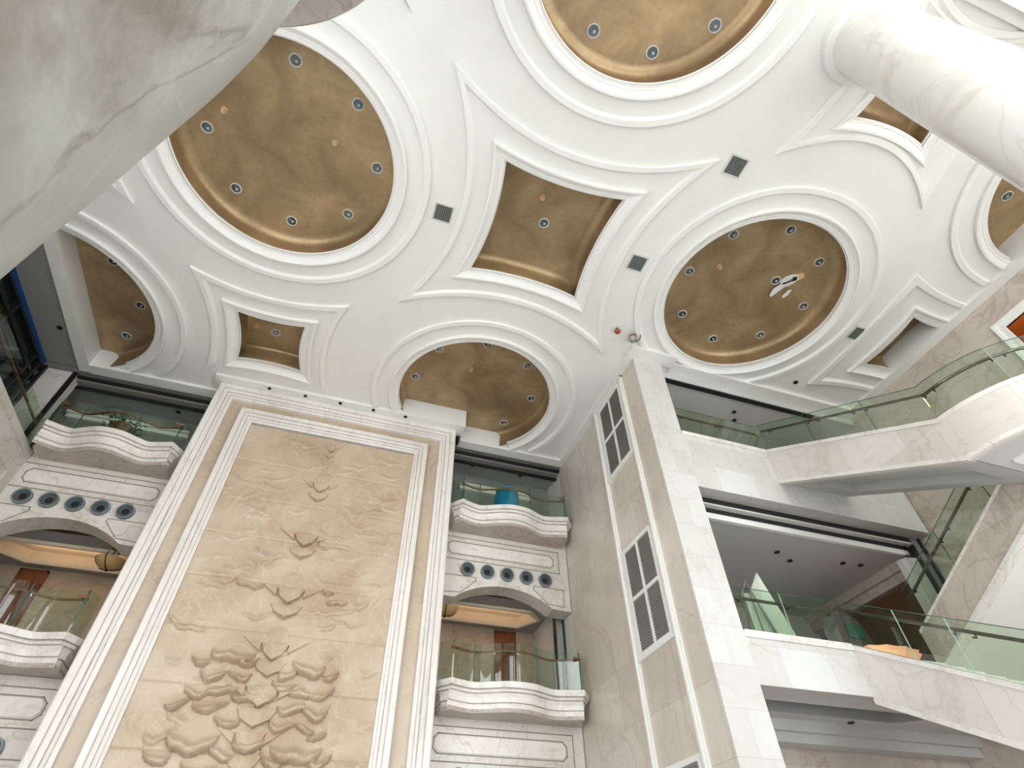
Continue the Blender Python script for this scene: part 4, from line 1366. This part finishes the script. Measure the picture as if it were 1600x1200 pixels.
DL = {
    'in the bright gold dome at the top edge': [(4.16, 3.02), (6.31, 2.96), (7.88, 1.62)],
    'in the gold dome beside the huge column': [(-5.03, 7.00), (-2.84, 7.73), (-1.85, 9.80), (-2.67, 12.07), (-4.82, 13.10), (-6.97, 12.35), (-7.94, 10.25)],
    'in the cut off gold dome above the relief': [(1.79, 20.20), (2.56, 17.96), (4.75, 16.90), (7.13, 17.66), (8.14, 19.87), (7.33, 22.21)],
    'in the gold dome with broken plaster': [(12.91, 7.90), (15.09, 6.96), (17.32, 7.85), (18.26, 10.06), (17.40, 12.18), (15.29, 13.12), (13.03, 12.25), (12.08, 10.06)],
}
HOURS = {
    'in the bright gold dome at the top edge': ['leftmost of three', 'middle one, lowest of three', 'rightmost of three'],
    'in the gold dome beside the huge column': ['the topmost one', 'at two o\'clock', 'at four o\'clock', 'at five o\'clock', 'at six o\'clock, lowest', 'at eight o\'clock', 'at nine o\'clock'],
    'in the cut off gold dome above the relief': ['at nine o\'clock', 'at eleven o\'clock', 'at twelve o\'clock', 'at two o\'clock', 'at four o\'clock', 'at five o\'clock near the beam'],
    'in the gold dome with broken plaster': ['at ten o\'clock', 'at twelve o\'clock', 'at two o\'clock', 'at four o\'clock', 'at five o\'clock', 'at seven o\'clock', 'at eight o\'clock', 'at nine o\'clock'],
}
d0 = None
for key, L in DL.items():
    for (p, h) in zip(L, HOURS[key]):
        lab = 'downlight %s, %s' % (key, h)
        if d0 is None:
            d0 = downlight(p[0], p[1], lab, 'downlights in the gold domes')
        else:
            copy_tree(d0, (p[0], p[1], GZ), lab)
for (p, lab) in (((5.07, 9.93), 'single round silver downlight in the middle of the large star coffer'),
                 ((-5.22, 19.38), 'single round silver downlight in the small star coffer above the relief'),
                 ((-12.02, 17.46), 'round silver downlight in the corner half dome, topmost of its three'),
                 ((-11.18, 19.65), 'round silver downlight in the corner half dome, middle of its three'),
                 ((-12.04, 21.81), 'round silver downlight in the corner half dome, lowest of its three'),
                 ((22.49, 2.93), 'round silver downlight in the half dome behind the white column'),
                 ((23.68, 10.09), 'round silver downlight in the half star by the rose marble wall'),
                 ((16.1, 9.27), 'white ringed downlight beside the broken plaster patch')):
    copy_tree(d0, (p[0], p[1], GZ), lab)

sp = thing('sprinkler', 'tiny brass sprinkler in the large star coffer above its downlight', 'sprinkler', (4.62, 8.9, GZ), 'brass ceiling sprinklers')
MB().lathe(4.62, 8.9, [(0.12, GZ), (0.12, GZ - 0.02), (0.05, GZ - 0.04)], 14).build('rose', 'bowl', sp, True)
MB().lathe(4.62, 8.9, [(0.05, GZ - 0.03), (0.04, GZ - 0.14), (0.08, GZ - 0.15), (0.08, GZ - 0.17), (0.001, GZ - 0.175)], 12).build('head', 'bowl', sp, True)
for (p, lab) in (((-7.33, 9.43), 'tiny brass sprinkler near the huge column in the big gold dome'),
                 ((-3.47, 9.35), 'pale ringed sprinkler near the middle of the big gold dome by the huge column'),
                 ((4.42, 18.77), 'tiny brass sprinkler in the middle of the cut off gold dome'),
                 ((13.23, 9.44), 'tiny brass sprinkler in the gold dome with broken plaster'),
                 ((-6.08, 19.16), 'tiny brass sprinkler beside the downlight in the small star coffer')):
    copy_tree(sp, (p[0], p[1], GZ), lab)


def vent(cx, cy, ang, label):
    t = thing('ceiling_vent', label, 'ceiling vent', (cx, cy, ZC), 'square ceiling vents')
    h = 0.38
    def rot(px, py):
        return (cx + px * math.cos(ang) - py * math.sin(ang), cy + px * math.sin(ang) + py * math.cos(ang))
    mb = MB()
    for (a, b, c_, d) in ((-h, h, -h, -h + 0.06), (-h, h, h - 0.06, h), (-h, -h + 0.06, -h + 0.06, h - 0.06), (h - 0.06, h, -h + 0.06, h - 0.06)):
        mb.prism([rot(a, c_), rot(b, c_), rot(b, d), rot(a, d)], 'z', ZC - 0.04, ZC)
    mb.build('frame', 'grey_trim', t)
    mb = MB().prism([rot(-h + 0.05, -h + 0.05), rot(h - 0.05, -h + 0.05), rot(h - 0.05, h - 0.05), rot(-h + 0.05, h - 0.05)], 'z', ZC - 0.008, ZC - 0.004)
    mb.build('backing', 'vent_back', t)
    mb = MB()
    for k in range(9):
        v = -h + 0.09 + (2 * h - 0.18) * k / 8
        mb.prism([rot(v - 0.016, -h + 0.05), rot(v + 0.016, -h + 0.05), rot(v + 0.016, h - 0.05), rot(v - 0.016, h - 0.05)], 'z', ZC - 0.035, ZC - 0.01)
        mb.prism([rot(-h + 0.05, v - 0.01), rot(h - 0.05, v - 0.01), rot(h - 0.05, v + 0.01), rot(-h + 0.05, v + 0.01)], 'z', ZC - 0.028, ZC - 0.01)
    mb.build('grille', 'vent', t)
    return t


vent(0.95, 10.3, 0.0, 'square grey ceiling vent between the big dome and the large star')
vent(10.73, 5.12, 0.0, 'square grey ceiling vent between the large star and the white column')
vent(9.2, 9.93, 0.0, 'square grey ceiling vent between the large star and the broken plaster dome')
vent(20.9, 10.1, 0.0, 'square grey ceiling vent between the broken plaster dome and the half star')

# five black pin spots in the beam over the relief
s0 = None
for k, px in enumerate((-5.1, -3.35, -1.6, 0.1, 1.8)):
    lab = 'black pin spot in the beam over the relief, %s' % ['first from the corner bay', 'second from the corner bay', 'middle one of five', 'fourth from the corner bay', 'fifth from the corner bay'][k]
    if s0 is None:
        s0 = thing('pin_spot', lab, 'spotlight', (px, 22.15, zb), 'pin spots over the relief')
        MB().lathe(px, 22.15, [(0.09, zb), (0.09, zb - 0.03), (0.06, zb - 0.03), (0.05, zb - 0.01), (0.001, zb - 0.008)], 14).build('body', 'dark', s0, True)
    else:
        copy_tree(s0, (px, 22.15, zb), lab)

# loose fittings by the pier
t = thing('ceiling_fitting', 'small rusty red fitting on the white ceiling near the pier top', 'fitting', (9.97, 13.38, ZC))
MB().lathe(9.97, 13.38, [(0.07, ZC), (0.07, ZC - 0.12), (0.001, ZC - 0.12)], 12).build('stub', 'bronze', t, True)
MB().lathe(9.97, 13.38, [(0.001, ZC - 0.1), (0.12, ZC - 0.13), (0.15, ZC - 0.2), (0.1, ZC - 0.28), (0.001, ZC - 0.3)], 14).build('head', 'red', t, True)
t = thing('dangling_lamp', 'loose silver dome lamp dangling by a wire at the pier top', 'lamp', (10.78, 13.5, ZC - 0.5))
MB().lathe(10.78, 13.5, [(0.001, ZC - 0.5), (0.14, ZC - 0.46), (0.2, ZC - 0.34), (0.2, ZC - 0.26), (0.001, ZC - 0.25)], 18).build('dome', 'steel', t, True)
MB().lathe(10.78, 13.5, [(0.1, ZC - 0.25), (0.12, ZC - 0.1), (0.06, ZC)], 12).build('mount', 'red', t, True)
MB().tube([(10.78, 13.5, ZC), (10.95, 13.35, ZC - 0.05), (11.15, 13.3, ZC - 0.12), (11.1, 13.45, ZC - 0.3), (10.95, 13.55, ZC - 0.38)], 0.025, 6).build('wire', 'dark_metal', t, True)

# torn plaster in the right dome
t = thing('torn_plaster', 'torn white plaster flakes hanging around a hole in the gold dome', 'plaster damage', (16.7, 9.1, GZ))


def flake(pts, z, name, mat, dz=0.03):
    MB().prism(pts, 'z', z - dz, z).build(name, mat, t)


def fl(px, py):   # local sketch coordinates of the patch to the dome
    return (px, py)


flake([(16.301, 9.200), (16.368, 8.962), (16.605, 8.744), (16.843, 8.678), (17.033, 8.867), (16.937, 9.153), (16.748, 9.390), (16.510, 9.485)], GZ - 0.02, 'bare_patch', 'flake')
flake([(16.748, 8.706), (16.985, 8.535), (17.175, 8.630), (17.127, 8.867), (16.966, 8.962)], GZ - 0.015, 'bare_edge', 'raw')
flake([(16.700, 8.867), (16.843, 8.773), (16.937, 8.915), (16.795, 9.058)], GZ - 0.055, 'hole', 'dark')
flake([(16.415, 9.248), (16.624, 9.409), (16.510, 9.770), (16.396, 10.074), (16.244, 9.960), (16.225, 9.628)], GZ - 0.07, 'hanging_flake', 'flake')
flake([(16.937, 9.485), (17.080, 9.437), (17.099, 9.723), (16.985, 9.960), (16.871, 9.865)], GZ - 0.05, 'hanging_flake', 'flake')
for k in range(3):
    MB().tube([(16.9 - 0.06 * k, 8.8 + 0.05 * k, GZ), (16.75 - 0.07 * k, 9.0 + 0.04 * k, GZ - 0.12), (16.5 - 0.05 * k, 9.3, GZ - 0.1)], 0.014, 5).build('lath_wire', 'dark_metal', t)

# spots in the gallery ceilings
def spot(cx, cy, z, label, group):
    t = thing('ceiling_spot', label, 'spotlight', (cx, cy, z), group)
    MB().lathe(cx, cy, [(0.12, z), (0.12, z - 0.04), (0.08, z - 0.05), (0.06, z - 0.02), (0.001, z - 0.02)], 14).build('body', 'dark_metal', t, True)


for (p, lab) in (((18.24, 17.1), 'dark spot in the middle gallery ceiling, nearest the pier'), ((19.3, 17.56), 'dark spot in the middle gallery ceiling, lower of the pier side pair'),
                 ((21.77, 17.03), 'dark spot in the middle gallery ceiling, nearer the panelled end'), ((22.7, 16.95), 'faint dark spot in the middle gallery ceiling, last towards the panelled end')):
    spot(p[0], p[1], 12.0, lab, 'spots in the middle gallery ceiling')
for (p, z, lab) in (((18.02, 16.1), 19.45, 'dark spot in the upper gallery ceiling above the glass'), ((18.4, 16.65), 19.45, 'dark spot in the upper gallery ceiling just behind the glass edge'),
                    ((-14.3, 21.25), 20.05, 'dark spot in the grey soffit over the dark corner windows'), ((-9.5, 25.3), 19.75, 'dark spot in the ceiling above the potted plant'),
                    ((6.3, 25.0), 19.75, 'dark spot in the ceiling above the blue pot, nearer the relief'), ((9.3, 25.1), 19.75, 'dark spot in the ceiling above the blue pot, nearer the louvred wall'),
                    ((20.23, 13.67), ZC, 'small spot on the white ceiling under the plaster dome by the stairs'), ((18.55, 17.1), 5.45, 'dark spot in the ground corridor ceiling')):
    spot(p[0], p[1], z, lab, 'small ceiling spots')

# things in the middle gallery on the right
t = thing('folded_board', 'pale green folded display board standing behind the middle gallery glass', 'board', (15.2, 16.0, 6.8))
MB().prism([(14.9, 16.25), (15.9, 16.0), (15.9, 16.06), (14.9, 16.31)], 'z', 6.8, 9.3).build('panel', 'board', t)
MB().add([(15.45, 15.8, 10.0), (16.3, 15.6, 6.8), (15.2, 16.1, 6.8), (15.1, 16.1, 9.3), (15.45, 15.86, 10.0), (16.3, 15.66, 6.8), (15.2, 16.16, 6.8), (15.1, 16.16, 9.3)], [(0, 1, 2, 3), (4, 7, 6, 5), (0, 4, 5, 1), (1, 5, 6, 2), (2, 6, 7, 3), (3, 7, 4, 0)]).build('leaning_panel', 'board', t)
MB().tube([(14.4, 16.0, 6.8), (14.55, 15.95, 9.1), (14.85, 15.9, 9.6), (15.0, 15.9, 9.1), (15.7, 15.8, 6.8)], 0.04, 6).build('stand', 'mid_metal', t, True)
t = thing('round_mirror', 'dark round disc with a green patch on it behind the middle gallery glass', 'disc', (20.0, 17.2, 6.8))
MB().lathe_y(20.9, 17.6, 8.75, [(0.001, 0.12), (1.15, 0.12), (1.2, 0.06), (1.15, 0.0), (0.001, -0.02)], 40).build('disc', 'dark_disc', t, True)
MB().box(20.85, 21.65, 17.5, 17.56, 8.8, 9.35).build('patch', 'green', t)
MB().box(20.8, 21.0, 17.55, 17.7, 6.8, 7.7).build('foot', 'mid_metal', t)
t = thing('pleated_lamp', 'warm lit pleated lamp glowing behind the middle gallery glass', 'lamp', (21.3, 16.5, 6.8))
mb = MB()
n = 11
rings = []
for (r, z) in ((1.0, 7.5), (1.32, 7.78), (1.5, 7.93)):
    rings.append([(21.3 + (r + (0.10 if i % 2 else -0.10)) * math.cos(math.pi * i / n), 16.55 + (r + (0.10 if i % 2 else -0.10)) * 0.42 * math.sin(math.pi * i / n), z) for i in range(2 * n)])
mb.loft(rings, True)
mb.build('shade', emit_mat('glowing_pleats', (1.0, 0.50, 0.28), 0.5), t)
MB().lathe(21.3, 16.55, [(0.001, 6.8), (0.5, 6.8), (0.5, 6.95), (0.09, 7.0), (0.09, 7.8), (0.001, 7.8)], 20).build('stand', 'bronze', t, True)

# rail along the dark windows on the left
t = thing('glass_railing', 'dark glass railing with a red brown rail before the corner windows', 'railing', (-13.6, 18, 15.1), 'green glass railings')
for k in range(4):
    MB().box(-13.62, -13.58, 23.6 - 3.4 * (k + 1) + 0.03, 23.6 - 3.4 * k, 15.1, 16.6).build('glass_panel', 'glass', t)
MB().tube([(-13.8, 8.0, 16.35), (-13.8, 23.6, 16.35)], 0.055, 8).build('handrail', 'rail_wood', t, True)
